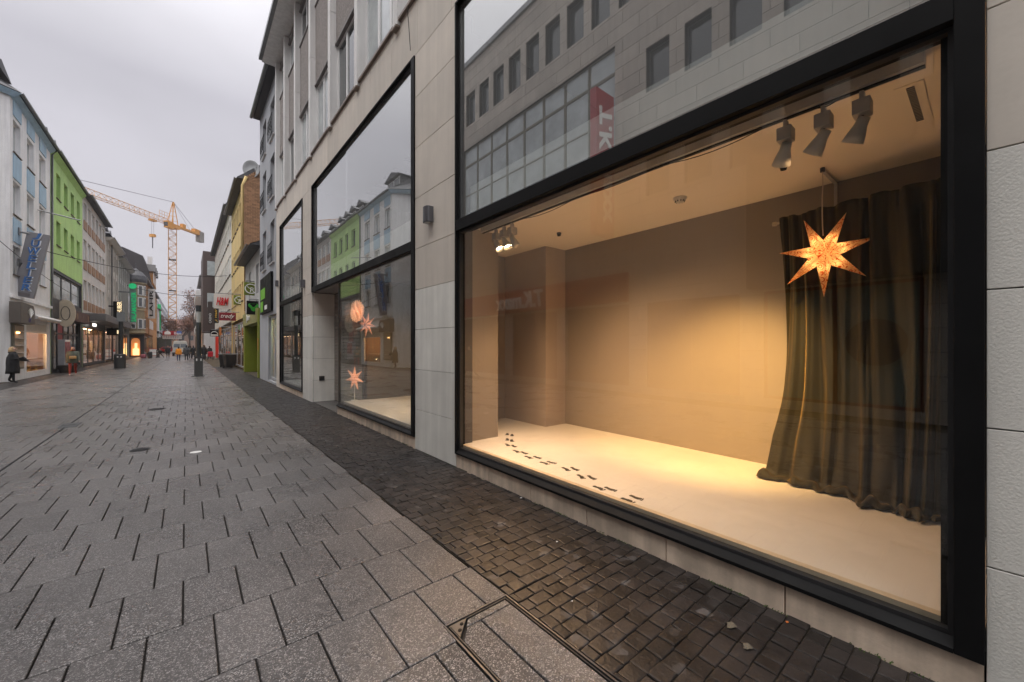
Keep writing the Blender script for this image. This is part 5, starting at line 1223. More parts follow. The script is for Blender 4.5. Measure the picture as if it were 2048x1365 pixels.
# overhead wires
def wire(p0, p1, sag, r_, lb):
    q = M(); q.tube([(p0[0] + (p1[0] - p0[0]) * k / 12, p0[1] + (p1[1] - p0[1]) * k / 12, p0[2] + (p1[2] - p0[2]) * k / 12 - 4 * sag * (k / 12) * (1 - k / 12)) for k in range(13)], r_, 4)
    q.build('overhead_wire', black, label=lb, category='wire', group='wires hung over the street')
wire((XW, 32.0, 6.9), (XR, 45.0, 8.2), .6, .018, 'thin wire slung across the street from the corner house')
wire((XW, 27.9, 6.4), (XW + .4, 42, 5.2), .2, .016, 'thin wire running past the slanted jeweller sign')
wire((XW + .6, 70, 9.4), (XR - .8, 72, 9.0), .5, .03, 'thin wire across the far end of the street')
# ================================================================== street furniture
def lamp_post(x, y, h_, lb, binb):
    t = thing('lamp_post', lb, 'lamp post', (x, y, 0), group='dark cylindrical lamp posts in the street')
    pm_ = mat('post_grey', (.045, .05, .052), .4, .12, 3, 0, metal=.3)
    M().cyl((x, y, 1.1), .115, h_ - 1.1 - .95, 18).build('post', pm_, t, smooth=False); 
    M().box(x - .19, x + .19, y - .16, y + .16, .03, 1.08).build('base_box', mat('base_grey', (.06, .058, .056), .5, .12, 4, 0), t, bevel=.012)
    M().box(x - .30, x + .30, y - .22, y + .22, 0, .035).build('foot_plate', pm_, t, bevel=.004); M().box(x - .21, x + .21, y - .18, y + .18, 1.081, 1.11).build('collar', pm_, t)
    M().cyl((x, y, h_ - .95), .10, .60, 18).build('lens', mat('lamp_lens', (.42, .42, .40), .25, .1, 4, 0), t); M().cyl((x, y, h_ - .35), .125, .35, 18).build('cap', pm_, t)
    for sx_ in (-.11, .08): M().box(x + sx_, x + sx_ + .05, y - .166, y - .161, .86, .99).build('sticker', lw, t)
    for k in range(3): M().box(x - .117, x + .117, y - .117, y + .117, 1.6 + k * .55, 1.612 + k * .55).build('band', pm_, t)
lamp_post(.54, 28.1, 3.95, 'dark lamp post standing on the slabs at the middle of the street', True)
lamp_post(1.0, 62.0, 3.8, 'farther dark lamp post hidden partly behind the middle one', True)
lamp_post(-3.1, 76.0, 3.8, 'farthest left lamp post near the sitting person', True)
def lamp_bin(x, y):
    t = thing('lamp_post', 'dark lamp post on the left with a round litter bin at its foot', 'lamp post', (x, y, 0), group='dark cylindrical lamp posts in the street')
    pm_ = mat('post_grey', (.045, .05, .052))
    M().cyl((x + .02, y + .35, .0), .13, 3.9, 18).build('post', pm_, t); M().box(x - .2, x + .25, y + .2, y + .3, 3.55, 4.25).build('head', mat('lamp_head', (.20, .21, .22), .4), t)
    b = thing('litter_bin', 'round dark litter bin standing before the left lamp post', 'litter bin', (x, y, 0))
    M().lathe([(0, 0), (.31, 0), (.33, .04), (.33, 1.04), (.31, 1.08), (.27, 1.08), (.27, .9), (0, .9)], (x, y, 0), 24).build('drum', mat('bin_grey', (.04, .045, .048), .45, .1, 3, 0), b, smooth=False)
    M().lathe([(.335, 0), (.345, .02), (.335, .04)], (x, y, 1.0), 24).build('rim', steelm, b); M().box(x + .05, x + .13, y - .336, y - .331, .82, .92).build('sticker', lw, b); M().box(x - .14, x - .06, y - .334, y - .329, .82, .92).build('sticker', lw, b)
lamp_bin(-3.84, 41.8)
def wheelie(x, y, rot, lb):
    t = thing('wheelie_bin', lb, 'wheelie bin', (x, y, 0), rot, group='dark wheelie bins by the shopfront')
    q = M(); b0, b1 = (.22, .24), (.30, .36)
    q.add([(-b0[0], -b0[1], .06), (b0[0], -b0[1], .06), (b0[0], b0[1], .06), (-b0[0], b0[1], .06), (-b1[0], -b1[1], .98), (b1[0], -b1[1], .98), (b1[0], b1[1], .98), (-b1[0], b1[1], .98)], [(0, 3, 2, 1), (0, 1, 5, 4), (1, 2, 6, 5), (2, 3, 7, 6), (3, 0, 4, 7), (4, 5, 6, 7)])
    q.build('body', blackp, t, bevel=.02, local=True); M().prism([(-.39, .985), (.40, .985), (.42, 1.02), (.3, 1.08), (-.33, 1.09), (-.40, 1.03)], -.33, .33, 'x').build('lid', mat('lid_dark', (.03, .032, .034), .35), t, bevel=.01, local=True)
    for s_ in (-1, 1): M().cyl((s_ * .25 - .03, .26, .11), .11, .06, 14, axis='x').build('wheel', black, t, local=True)
    M().tube([(-.25, .40, 1.0), (-.25, .46, 1.02), (.25, .46, 1.02), (.25, .40, 1.0)], .02, 6).build('handle', blackp, t, local=True)
wheelie(2.50, 36.8, R(15), 'nearer right dark wheelie bin beside the grey-framed shopfront')
wheelie(2.32, 38.6, R(-10), 'farther left dark wheelie bin beside the grey-framed shopfront')
wheelie(2.85, 38.9, R(5), 'rear dark wheelie bin against the shop window')
t = thing('planter', 'low black planter box on the paving before the dark shopfront', 'planter', (-5.75, 37.3, 0))
q = M(); q.add([(-.32, -.3, 0), (.32, -.3, 0), (.32, .3, 0), (-.32, .3, 0), (-.45, -.4, .42), (.45, -.4, .42), (.45, .4, .42), (-.45, .4, .42)], [(0, 3, 2, 1), (0, 1, 5, 4), (1, 2, 6, 5), (2, 3, 7, 6), (3, 0, 4, 7), (4, 5, 6, 7)]); q.build('tub', blackp, t, bevel=.01, local=True); M().box(-.47, .47, -.42, .42, .421, .47).build('rim', blackp, t, local=True)
t = thing('advert_stand', 'tall cash machine style stand with dark red screen at the dark shopfront', 'advertising stand', (-6.15, 38.6, 0))
M().box(-.15, .15, -.8, .8, .02, 2.1).build('case', mat('stand_grey', (.28, .28, .30), .5), t, local=True, bevel=.01); M().box(.151, .165, -.65, .65, .95, 1.95).build('screen', mat('stand_red', (.24, .01, .025), .3), t, local=True); M().box(.151, .168, -.65, .65, 1.97, 2.08).build('header', lw, t, local=True)
t = thing('pavement_board', 'small pink and white A-board on the left side near the far end', 'pavement sign', (-4.0, 84, 0))
M().box(-.5, .5, -.05, .05, .1, 1.25).build('frame', mat('board_red', (.45, .10, .08), .5), t, local=True); M().box(-.42, .42, -.07, -.051, .2, .65).build('poster', lw, t, local=True); M().box(-.42, .42, -.07, -.051, .7, 1.15).build('poster', lw, t, local=True)
# ================================================================== people
PIDX = [0]
def person(x, y, rot, h_, lb, coat, trouser, hair, stride=.25, arms=(.08, .08), coatlen=.48, bulk=1.0, sit=False, fore=(0, 0), extra=None, hood=False, shoes=(.02, .02, .02), grp=None):
    PIDX[0] += 1; n_ = PIDX[0]
    t = thing('person', lb, 'person', (x, y, 0), rot, group=grp)
    s = h_ / 1.70; sd = stride
    V = [(0, 0, .95), (0, 0, 1.12), (0, .01, 1.33), (0, .01, 1.44), (0, -.01, 1.52), (0, -.02, 1.60), (0, -.015, 1.665)]      # pelvis..head
    Rr = [(.155, .11), (.14, .10), (.165, .11), (.075, .065), (.052, .052), (.085, .095), (.070, .080)]
    E_ = [(0, 1), (1, 2), (2, 3), (3, 4), (4, 5), (5, 6)]
    def add(p, r_, par): V.append(p); Rr.append(r_); E_.append((par, len(V) - 1)); return len(V) - 1
    for s_, ph in ((-1, sd), (1, -sd)):
        k = add((s_ * .10, 0, .88), (.10, .10), 0); k = add((s_ * .10, -ph * .55, .49), (.065, .068), k); k = add((s_ * .10, -ph * .9 + (.10 if ph < 0 else 0), .09 + (.05 if ph < 0 else 0)), (.042, .045), k); add((s_ * .11, -ph * .9 - .13 + (.10 if ph < 0 else 0), .04 + (.02 if ph < 0 else 0)), (.042, .032), k)
        k = add((s_ * .19, .01, 1.37), (.068, .06), 2); a_ = arms[0 if s_ < 0 else 1]; f_ = fore[0 if s_ < 0 else 1]
        k = add((s_ * .245, .02 + ph * .4 * (0 if f_ else 1), 1.10), (.050, .050), k); hx = s_ * (.27 - .10 * bool(f_)); hy = -.02 + ph * .7 if not f_ else -.22; hz = .86 if not f_ else 1.08 + .08 * f_
        k = add((hx, hy, hz), (.032, .03), k); add((hx - s_ * .03 * bool(f_), hy - (.08 if f_ else .01), hz - (.10 if not f_ else -.03)), (.030, .016), k)
    me = bpy.data.meshes.new('body'); me.from_pydata([(a * s * (1 if i > 6 else 1), b * s, c * s) for i, (a, b, c) in enumerate(V)], E_, [])
    o = bpy.data.objects.new('body', me); COL.objects.link(o)
    sk = o.modifiers.new('s', 'SKIN'); sk.use_smooth_shade = True; o.modifiers.new('d', 'SUBSURF').levels = 1
    for i, r_ in enumerate(Rr):
        kk = bulk if (i < 4) else 1.0
        me.skin_vertices[0].data[i].radius = (r_[0] * s * kk, r_[1] * s * kk)
    me.skin_vertices[0].data[0].use_root = True
    dg = bpy.context.evaluated_depsgraph_get(); m2 = bpy.data.meshes.new_from_object(o.evaluated_get(dg)); o.modifiers.clear(); o.data = m2; o.parent = t
    m2.materials.clear()
    cm = mat('cloth_%d_%d_%d' % tuple(int(c * 255) for c in coat), coat, .85, .15, 8, .3, 120); tm = mat('cloth_%d_%d_%d' % tuple(int(c * 255) for c in trouser), trouser, .85, .12, 8, .2, 120)
    hm = mat('hair_%d_%d_%d' % tuple(int(c * 255) for c in hair), hair, .6, .2, 20, .4, 150); shm_ = mat('shoe_%d_%d_%d' % tuple(int(c * 255) for c in shoes), shoes, .5)
    for m_ in (skinm, cm, tm, hm, shm_): m2.materials.append(m_)
    for p in m2.polygons:
        c = p.center / s; ax_ = abs(c.x)
        if c.z > 1.49 and ax_ < .13: i_ = 0 if (c.y < -.03 and c.z < 1.645) or c.z < 1.52 else 3
        elif c.z < .10: i_ = 4
        elif ax_ > .20 and c.z < .86 and c.z > .6: i_ = 0
        elif (fore[0] or fore[1]) and c.y < -.31 and c.z > 1.0: i_ = 0
        elif c.z < .90 and ax_ < .2: i_ = 2
        else: i_ = 1
        p.material_index = i_; p.use_smooth = True
    # coat over torso and thighs
    q = M(); zt, zb_ = 1.43, .95 - coatlen + .20; n = 20; L = 9; vs = []
    for j in range(L):
        f = j / (L - 1); z_ = zt + (zb_ - zt) * f; w_ = (.09 + .115 * min(1, f * 4)) * bulk + .02 * f; d_ = (.08 + .06 * min(1, f * 4)) * bulk + .035 * f
        for k in range(n):
            a = 2 * math.pi * k / n; wr = 1 + .03 * math.sin(a * 5 + j * 1.3); vs.append((w_ * s * math.cos(a) * wr, d_ * s * math.sin(a) * wr + .005, z_ * s))
    fs = [(j * n + k, j * n + (k + 1) % n, (j + 1) * n + (k + 1) % n, (j + 1) * n + k) for j in range(L - 1) for k in range(n)]
    q.add(vs, fs + [tuple(range(n))[::-1], tuple((L - 1) * n + k for k in range(n))]); q.build('coat', cm, t, smooth=True, local=True)
    # hair or hood
    q = M(); q.lathe([(.0, -.15), (.05, -.14), (.078, -.06), (.085, .0), (.078, .05), (.045, .085), (0, .092)], n=14)
    q.v = [(a * s * (1.15 if hood else 1), (b * (1.1 if hood else 1) + .035) * s, (c + 1.60) * s) for a, b, c in q.v]; q.build('hood' if hood else 'hair', cm if hood else hm, t, smooth=True, local=True)
    for s_ in (-1, 1): M().lathe([(0, -.012), (.012, 0), (0, .012)], (s_ * .03 * s, -.105 * s, 1.605 * s), 8).build('eye', black, t, local=True)
    M().prism([(-.02, 1.545), (.02, 1.545), (0, 1.535)], -.112 * s, -.10 * s, 'y').build('mouth', mat('lip', (.35, .12, .10), .5), t, local=True)
    M().prism([(-.128 * s, 1.565 * s), (-.09 * s, 1.565 * s), (-.09 * s, 1.61 * s)], -.012 * s, .012 * s, 'x').build('nose', skinm, t, local=True)
    if extra is handbag: M().lathe([(.0, -.02), (.09, 0), (.095, .12), (.08, .22), (0, .26)], (0, .045, 1.40 * s), 12).build('long_hair', hm, t, smooth=True, local=True)
    if extra: extra(t, s)
    return t
blk = (.012, .012, .014)
def bag(t, s): M().box(-.12 * s, .16 * s, -.30 * s, -.19 * s, .98 * s, 1.14 * s).build('belt_bag', mat('bag_tan', (.50, .30, .12), .5), t, bevel=.02, local=True)
def scarf(t, s):
    M().lathe([(.07, -.04), (.11, -.02), (.11, .03), (.07, .05)], (0, 0, 1.47 * s), 14).build('scarf', mat('scarf_rust', (.22, .07, .04), .9), t, smooth=True, local=True); bag(t, s)
def handbag(t, s): M().prism([(-.48, .96), (-.12, 1.02), (-.10, 1.10), (-.28, 1.22)], .10, .22, 'x').build('handbag', mat('bag_black', (.015, .014, .014), .35), t, bevel=.02, local=True); M().box(-.06, .0, -.42, -.36, 1.13, 1.15).build('phone', black, t, local=True); M().lathe([(.07, -.05), (.125, -.03), (.12, .02), (.08, .04)], (0, .02, 1.40), 14).build('fur_collar', mat('fur', (.02, .017, .015), .95, .2, 20, .8), t, smooth=True, local=True)
person(-6.05, 28.2, R(90), 1.66, 'woman in long black padded coat with blonde hair looking at her phone, far left', blk, (.015, .015, .018), (.42, .28, .14), .05, fore=(1, 1), coatlen=.70, bulk=1.28, extra=handbag)
person(-5.02, 33.6, R(5), 1.66, 'woman in grey-green jacket and red trousers walking towards the camera', (.10, .11, .085), (.26, .035, .025), (.10, .03, .015), .30, coatlen=.42, bulk=1.2, extra=scarf, shoes=(.6, .45, .4))
def bp(t, s): M().box(-.16, .16, .17, .34, 1.0, 1.38).build('backpack', blackp, t, bevel=.04, local=True)
person(-1.89, 71, R(0), 1.74, 'person in dark clothes walking on the left of the white van', (.02, .02, .025), blk, (.05, .03, .02), .3)
person(-.63, 56.6, R(180), 1.62, 'person in bright orange hooded jacket and blue trousers walking away', (.62, .25, .02), (.03, .04, .12), (.03, .02, .015), .3, coatlen=.38, bulk=1.2, hood=False)
person(.04, 58, R(180), 1.78, 'man in dark grey coat and black cap beside the orange jacket', (.06, .065, .075), (.02, .02, .025), (.012, .012, .012), .35, coatlen=.45, bulk=1.2)
person(.45, 66, R(180), 1.70, 'person in olive dark coat just behind the grey-coated man', (.05, .055, .045), blk, (.02, .02, .02), .2)
person(.72, 63.5, R(170), 1.74, 'person in dark coat between the grey-coated man and the lamp post', (.018, .02, .025), (.04, .04, .05), (.02, .015, .01), .1, coatlen=.62)
person(1.62, 58.7, R(180), 1.82, 'tall man in black walking right behind the middle lamp post', blk, (.02, .02, .028), (.08, .05, .03), .35, bulk=1.25)
person(1.75, 61.5, R(185), 1.72, 'person in black half hidden behind the tall man in black', (.02, .018, .022), blk, (.10, .05, .03), .2, bulk=1.2)
person(2.35, 64, R(170), 1.68, 'person in dark coat near the red banner', (.016, .016, .018), (.03, .03, .035), (.03, .02, .02), .1, coatlen=.6)
person(-2.75, 72.5, R(-60), 1.30, 'hunched person in dark clothes sitting by the far left lamp post', (.02, .02, .022), (.03, .03, .035), (.10, .07, .05), .5, coatlen=.3, bulk=1.2)
person(-4.35, 15.6, R(90), 1.72, 'person in black cut off by the left picture edge', blk, blk, (.03, .02, .015), .6, bulk=1.4)
t = thing('pushchair', 'red pushchair with dark wheels beside the group in black', 'pushchair', (2.25, 59.6, 0), R(180))
M().prism([(-.35, .45), (.25, .38), (.35, .95), (.2, 1.0), (.1, .6), (-.35, .62)], -.25, .25, 'x').build('seat', mat('pram_red', (.60, .015, .04), .6), t, bevel=.02, local=True)
for xx in (-.25, .25):
    for yy in (-.3, .3): M().cyl((xx - .02, yy, .13), .13, .04, 14, axis='x').build('wheel', black, t, local=True)
    M().tube([(xx, -.3, .13), (xx, .1, .45), (xx, .5, 1.0)], .015, 5).build('frame_tube', steelm, t, local=True)
# bundle of belongings by the sitting person
t = thing('bag_pile', 'dark trolley and pink bag standing beside the sitting person', 'bags', (-3.75, 73, 0))
M().box(-.3, .2, -.2, .2, .0, .9).build('trolley', blackp, t, bevel=.08, local=True); M().box(-1.0, -.4, -.2, .2, .0, .55).build('pink_bag', mat('bag_pink', (.35, .10, .13), .7), t, bevel=.12, local=True)
# ================================================================== vehicles, hoarding, crane, trees at the far end
t = thing('van', 'white delivery van seen from behind at the end of the street', 'van', (-.75, 86, 0))
vw = mat('van_white', (.62, .62, .58), .3, .05, 3, 0)
M().prism([(-.98, .45), (.98, .45), (1.02, .9), (1.0, 1.6), (.86, 2.35), (.70, 2.5), (-.70, 2.5), (-.86, 2.35), (-1.0, 1.6), (-1.02, .9)], 0, 5.2, 'y').build('body', vw, t, bevel=.05, local=True)
for a, b in ((-.84, -.06), (.06, .84)): M().prism([(a, 1.45), (b, 1.45), (b * .94, 2.0), (a * .94, 2.0)], -.03, -.002, 'y').build('rear_window', mat('van_glass', (.20, .24, .28), .1), t, local=True)
M().box(-1.0, 1.0, -.12, -.002, .32, .62).build('bumper', blackp, t, bevel=.02, local=True); M().box(-.008, .008, -.012, -.001, .63, 2.4).build('door_gap', black, t, local=True)
for s_ in (-1, 1): M().box(s_ * .98 - .07, s_ * .98 + .03, -.03, .05, .95, 1.4).build('tail_light', mat('tail_red', (.35, .02, .02), .3), t, local=True); M().box(s_ * 1.08 - .1, s_ * 1.08 + .1, 4.2, 4.3, 1.3, 1.6).build('mirror', black, t, local=True)
for s_ in (-1, 1):
    for yy in (.9, 4.3): w_ = M().cyl((s_ * .88 - .11, yy, .36), .36, .22, 18, axis='x').build('wheel', black, t, local=True)
M().box(-.26, .26, -.135, -.121, .7, .82).build('number_plate', lw, t, local=True)
t = thing('lorry', 'dark green lorry parked across the left end of the street', 'lorry', (-6.6, 122, 0))
M().box(-2.2, 4.0, 0, 2.4, 1.1, 3.7).build('cargo_box', mat('lorry_dark', (.04, .045, .035), .5), t, bevel=.05, local=True); M().box(-2.6, 4.2, -.1, 2.5, .75, 1.09).build('chassis', mat('lorry_pale', (.40, .36, .30), .6), t, local=True)
M().box(-4.6, -2.7, .05, 2.35, .6, 3.1).build('cab', mat('lorry_dark', (.04, .045, .035)), t, bevel=.1, local=True); M().box(-4.3, -3.0, -.01, .045, 1.9, 2.8).build('cab_window', dglass, t, local=True)
for xx in (-3.7, -.5, 2.6): M().cyl((xx, -.12, .5), .5, .3, 18, axis='y').build('wheel', black, t, local=True)
xa, za = atY(325, 678, 110); xb, zb = atY(363, 663, 110); zm = atY(340, 671, 110)[1]
t = thing('site_banner', 'red building-site banner with a white house emblem above a pale container', 'banner', ((xa + xb) / 2, 110, zm))
M().box(xa, xb - .8, 110, 110.1, zm, zb).build('red_sheet', red, t); M().box(xb - .79, xb, 110, 110.1, zm + .3, zb).build('blue_sheet', mat('blue_sheet', (.05, .12, .40), .5), t)
M().prism([(xa + .3, zm + .15), (xa + 1.3, zm + .15), (xa + 1.3, zm + .6), (xa + .8, zm + 1.0), (xa + .3, zm + .6)], 109.96, 109.99, 'y').build('emblem', lw, t); text('lettering', 'Bau', .8, (xa + 2.4, 109.98, (zm + zb) / 2), FACE_CAM, lw, t, .02)
t = thing('site_container', 'pale site container carried on struts beneath the red banner', 'container', ((xa + xb) / 2, 111, za))
q = M().box(xa, xb, 110.4, 113, za, zm - .02); q.build('box', offwhite, t)
for k in range(14): M().box(xa + .2 + k * .37, xa + .26 + k * .37, 110.36, 110.399, za + .1, zm - .1).build('rib', zinc, t)
for xx in (xa + .3, xb - .4): M().box(xx, xx + .2, 111, 111.2, 0, za).build('strut', dgrey, t)
t = thing('red_car', 'small red car behind the walkers at the far end', 'car', (-3.1, 118, 0))
M().prism([(-2.0, .4), (2.0, .4), (2.05, .9), (1.3, 1.0), (.8, 1.45), (-.9, 1.45), (-1.4, 1.0), (-2.05, .85)], 0, 1.7, 'y').build('body', mat('car_red', (.35, .02, .02), .25), t, bevel=.05, local=True); M().prism([(1.15, 1.0), (.72, 1.38), (-.82, 1.38), (-1.2, 1.0)], -.02, 1.72, 'y').build('side_windows', dglass, t, local=True)
for xx in (-1.25, 1.25): M().cyl((xx, -.03, .33), .33, .2, 16, axis='y').build('wheel', black, t, local=True)
# tower crane
co = mat('crane_ochre', (.56, .25, .04), .6, .1, 2, 0); cp = mat('crane_pale', (.50, .27, .12), .6, .08, 2, 0)
TX, TY, TZ = -3.2, 160.0, 38.0
cr = thing('tower_crane', 'yellow lattice tower crane rising above the far end of the street', 'crane', (TX, TY, 0))
q = M(); w_ = .95; th_ = .085
for sx_ in (-1, 1):
    for sy_ in (-1, 1): q.box(TX + sx_ * w_ - th_, TX + sx_ * w_ + th_, TY + sy_ * w_ - th_, TY + sy_ * w_ + th_, 0, TZ)
z = 0; k = 0
while z < TZ - 1.4:
    z2 = z + 1.5; f = 1 if k % 2 else -1
    for sy_ in (-1, 1): q.tube([(TX - f * w_, TY + sy_ * w_, z), (TX + f * w_, TY + sy_ * w_, z2)], .065, 4).tube([(TX - w_, TY + sy_ * w_, z), (TX + w_, TY + sy_ * w_, z)], .05, 4)
    for sx_ in (-1, 1): q.tube([(TX + sx_ * w_, TY - f * w_, z), (TX + sx_ * w_, TY + f * w_, z2)], .065, 4)
    z = z2; k += 1
q.build('mast', cp, cr)
for z in (9, 18.5, 28): M().box(TX - 1.0, TX + 1.0, TY - 1.0, TY + 1.0, z, z + .25).build('platform', dgrey, cr)
jd = Vector((-15.6, -20.4, 0)).normalized(); jn = Vector((-jd.y, jd.x, 0)); J0 = Vector((TX, TY, TZ + .6))
q = M(); L_ = 46; seg = 1.55; n = int(L_ / seg)
def jp(i, s_): return J0 + jd * (1 + i * seg) + jn * (.75 * s_)
def jt(i): return J0 + jd * (1 + (i + .5) * seg) + Vector((0, 0, 1.5))
q.tube([jp(0, -1), jp(n, -1)], .09, 4).tube([jp(0, 1), jp(n, 1)], .09, 4).tube([jt(0), jt(n - 1)], .10, 4)
for i in range(n):
    for s_ in (-1, 1): q.tube([jp(i, s_), jt(i)], .05, 3).tube([jt(i), jp(i + 1, s_)], .05, 3)
    q.tube([jp(i, -1), jp(i, 1)], .05, 3)
q.build('jib', cp, cr)
apex = Vector((TX, TY, TZ + 8.0)) - jd * .3
q = M()
for s_ in (-1, 1): q.tube([J0 + jd * 1.2 + jn * s_ * .8, apex + jn * .15 * s_], .11, 4).tube([J0 - jd * 1.2 + jn * s_ * .8, apex + jn * .15 * s_], .11, 4)
for k in range(1, 5): 
    f = k / 5; a = J0.lerp(apex, f); w2 = 1.1 * (1 - f); q.tube([a + jd * w2 - jn * .8 * (1 - f), a - jd * w2 + jn * .8 * (1 - f)], .06, 4).tube([a + jd * w2 + jn * .8 * (1 - f), a - jd * w2 - jn * .8 * (1 - f)], .06, 4)
q.build('tower_head', co, cr)
q = M(); q.tube([apex, J0 + jd * 34 + Vector((0, 0, 1.6))], .06, 4).tube([apex, J0 - jd * 11], .06, 4).tube([apex, J0 - jd * 7.5], .04, 4); q.build('tie_rods', dgrey, cr)
def obox(c, l_, w_, h_): 
    q = M(); c = Vector(c); vs = []
    for zz in (0, h_):
        for a, b in ((-1, -1), (1, -1), (1, 1), (-1, 1)): vs.append(c + jd * (a * l_ / 2) + jn * (b * w_ / 2) + Vector((0, 0, zz)))
    return q.add(vs, [(0, 3, 2, 1), (4, 5, 6, 7), (0, 1, 5, 4), (1, 2, 6, 5), (2, 3, 7, 6), (3, 0, 4, 7)])
obox(J0 - jd * 6.6, 11, 1.2, .5).build('counter_jib', co, cr); obox(J0 - jd * 9.5 + Vector((0, 0, .5)), 2.6, 1.2, 1.1).build('winch', co, cr); obox(J0 - jd * 4 + Vector((0, 0, .5)), 1.2, 1.0, 1.2).build('machine_box', co, cr)
obox(J0 - jd * 11.2 + Vector((0, 0, -2.1)), 1.8, 1.5, 3.4).build('counterweight', mat('concrete_block', (.22, .20, .18), .9), cr)
obox(J0 + Vector((0, 0, -.9)), 2.6, 2.6, 1.2).build('slewing_ring', co, cr); obox(J0 + jd * 3.0 + jn * 1.3 + Vector((0, 0, -1.6)), 2.0, 1.3, 2.0).build('cab', co, cr); obox(J0 + jd * 4.03 + jn * 1.3 + Vector((0, 0, -1.2)), .05, 1.1, 1.2).build('cab_window', dglass, cr)
obox(J0 + jd * 7 + Vector((0, 0, -.8)), 1.6, 1.2, .5).build('trolley', co, cr)
q = M(); hk = J0 + jd * 7; 
for s_ in (-.3, .3): q.tube([hk + jn * s_ + Vector((0, 0, -.8)), hk + jn * s_ + Vector((0, 0, -4.6))], .03, 3)
q.build('hoist_rope', dgrey, cr); obox(hk + Vector((0, 0, -5.4)), .8, 1.3, .8).build('hook_block', co, cr); q = M().tube([hk + Vector((0, 0, -5.4)), hk + Vector((0, 0, -8.6))], .12, 5); q.build('hook', dgrey, cr)
q = M()
for k in range(5): q.tube([J0 + jd * (2.2 + k * .9) + jn * .9 + Vector((0, 0, 1.2)), J0 + jd * (2.2 + k * .9) + jn * .9 + Vector((0, 0, 2.9))], .05, 3)
for zz in (2.0, 2.9): q.tube([J0 + jd * 2.2 + jn * .9 + Vector((0, 0, zz)), J0 + jd * 5.8 + jn * .9 + Vector((0, 0, zz))], .05, 3)
q.build('guard_rail', co, cr)
# bare autumn trees
barkm = mat('bark', (.10, .075, .06), .9, .2, 4, .3); leafm = mat('brown_leaves', (.24, .12, .075), .8, .35, 1.2, 0, tint=.4)
def tree(x, y, H_, seed, lb, dens=1.0):
    t = thing('plane_tree', lb, 'tree', (x, y, 0), group='brown autumn trees at the end of the street'); rr = random.Random(seed)
    tk_ = M(); br = M(); lf = M(); tipsL = []
    def grow(p, d, ln, r_, lvl):
        pts = [p]; q_ = p; dd = d.copy()
        for k in range(4): dd = (dd + Vector((rr.uniform(-.16, .16), rr.uniform(-.16, .16), rr.uniform(-.02, .12)))).normalized(); q_ = q_ + dd * ln / 4; pts.append(q_)
        (tk_ if lvl == 0 else br).tube(pts, r_, 6 if lvl < 2 else 3, r2=r_ * .55)
        if lvl >= 3: tipsL.append((pts[2], pts[-1]))
        if lvl < 5:
            for _ in range(3 if lvl < 4 else 2):
                a = rr.uniform(0, 6.28); sp = rr.uniform(.45, .9); nd = (dd + Vector((math.cos(a) * sp, math.sin(a) * sp, rr.uniform(-.1, .35)))).normalized()
                grow(pts[rr.choice((2, 3, 4))] if lvl else pts[rr.choice((3, 4))], nd, ln * rr.uniform(.62, .8), r_ * .52, lvl + 1)
    grow(Vector((x, y, 0)), Vector((0, 0, 1)), H_ * .34, H_ * .024, 0)
    for a, b in tipsL:
        for _ in range(int(13 * dens)):
            c = a.lerp(b, rr.random()) + Vector((rr.gauss(0, .4), rr.gauss(0, .4), rr.gauss(0, .4))); s_ = rr.uniform(.09, .24); u = Vector((rr.gauss(0, 1), rr.gauss(0, 1), rr.gauss(0, 1))).normalized(); v = u.cross(Vector((rr.gauss(0, 1), .3, 1))).normalized()
            lf.quad(c - u * s_, c - v * s_ * .6, c + u * s_, c + v * s_ * .6, 0, rr.random())
    tk_.build('trunk', barkm, t); br.build('branches', barkm, t); lf.build('leaves', leafm, t)
tree(2.6, 132, 17.5, 4, 'tallest brown autumn tree, right of the crane above the lamp post', .8)
tree(-1.6, 146, 13.5, 9, 'brown autumn tree directly right of the crane mast', 1.0)
tree(-4.4, 150, 13.0, 12, 'brown autumn tree behind the crane mast', 1.0)
tree(1.2, 170, 14, 21, 'farther brown autumn tree between the crane and the tallest tree', 1.0)
tree(5.5, 158, 15, 33, 'brown autumn tree partly behind the right-hand houses', 1.0)
tree(-7.5, 165, 11, 40, 'low brown autumn tree left of the crane foot', 1.0)
tree(8.5, 175, 15, 41, 'brown autumn tree far behind the white balcony house', 1.0)
hb = thing('far_house', 'brown house closing the view behind the autumn trees', 'house', (2, 215, 0))
M().box(-12, 26, 215, 225, 0, 9).build('wall', mat('far_brown', (.26, .17, .13), .9, .2, .3, 0), hb); M().prism([(214, 9), (220, 13), (226, 9)], -12.5, 26.5, 'x').build('roof', mat('far_tile', (.16, .085, .07), .9), hb)
for k in range(12): M().box(-11 + k * 3, -9.6 + k * 3, 214.93, 214.99, 4, 6).build('window', dglass, hb)
M().box(-300, 300, 500, 520, -1, 22).build('distant_hill', mat('hill', (.16, .15, .16), .95, .2, .02, 0), kind='structure')
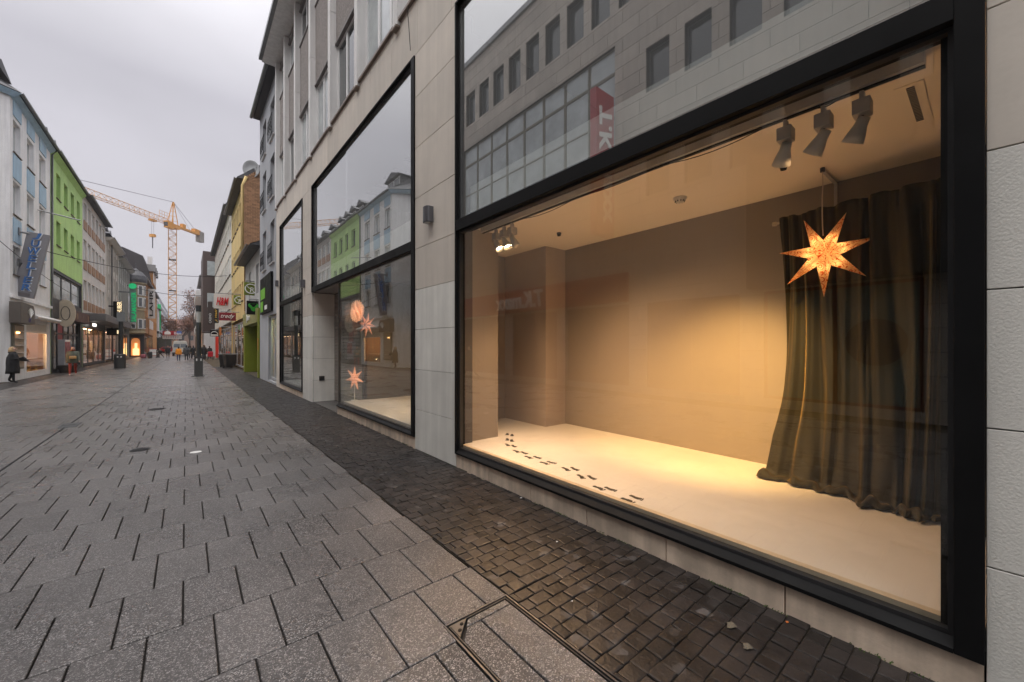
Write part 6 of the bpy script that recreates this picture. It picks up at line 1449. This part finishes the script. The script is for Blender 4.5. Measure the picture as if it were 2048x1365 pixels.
# haze
hz = M().box(-310, 310, -70, 430, -1.2, 52).build('haze', None, kind='stuff')
hm, hn, hl, hbp = nt('haze'); hn.remove(hbp); pv = hn.new('ShaderNodeVolumePrincipled'); pv.inputs['Density'].default_value = .00045; pv.inputs['Color'].default_value = (.9, .9, .95, 1); hl.new(pv.outputs[0], hn['Material Output'].inputs['Volume']); hz.data.materials.clear(); hz.data.materials.append(hm)

# ================================================================== litter and moss along the wall
lfm = mat('dry_leaf', (.11, .095, .07), .8, .3, 30, 0); orm = mat('orange_scrap', (.55, .14, .02), .6); mossm = mat('moss', (.05, .09, .015), .95, .4, 30, .5)
rr = random.Random(77)
def leaf(px, py, lb, m_=lfm, s_=.035, grp=None):
    x, y = atZ(px, py, .0); n = 9; P = [(x + s_ * (1 + .35 * math.sin(3 * a + px)) * math.cos(a), y + s_ * .7 * (1 + .3 * math.cos(4 * a)) * math.sin(a)) for a in [2 * math.pi * k / n for k in range(n)]]
    q = M(); z0 = .008
    q.add([(x, y, z0 + .006)] + [(a, b, z0 + rr.uniform(0, .006)) for a, b in P], [(0, 1 + k, 1 + (k + 1) % n) for k in range(n)])
    o = q.build('fallen_leaf' if m_ is lfm else 'paper_scrap', m_, label=lb, category='leaf' if m_ is lfm else 'litter'); so = o.modifiers.new('thickness', 'SOLIDIFY'); so.thickness = .001
leaf(1463, 1254, 'pale dry leaf on the dark cobbles, nearer of the two leaves'); leaf(1495, 1297, 'pale dry leaf on the dark cobbles by the frame corner, nearest the camera', s_=.03)
leaf(1574, 1247, 'tiny orange scrap on a cobble close to the stone plinth', orm, .012); leaf(1042, 998, 'tiny white scrap on the cobbles below the far end of the large window', lw, .012); leaf(1114, 1086, 'small white scrap in the middle of the cobbled strip', lw, .010); leaf(1144, 1206, 'small white scrap beside the corner of the steel-framed cover', lw, .008)
mo = M()
for k in range(900):
    y_ = rr.uniform(.05, 10.2); x_ = XF + .004 - abs(rr.gauss(0, .012)); d_ = rr.uniform(.003, .010); 
    if math.sin(y_ * 7) + math.sin(y_ * 17) < .1: continue
    a = rr.uniform(0, 6.28); mo.add([(x_ - d_, y_, 0), (x_ + d_ * math.cos(a), y_ + d_, .002), (x_, y_ - d_ * .6, rr.uniform(.006, .018))], [(0, 1, 2)])
mo.build('moss', mossm, label='thin line of moss and dirt where the cobbles meet the stone plinth', category='moss', kind='stuff')
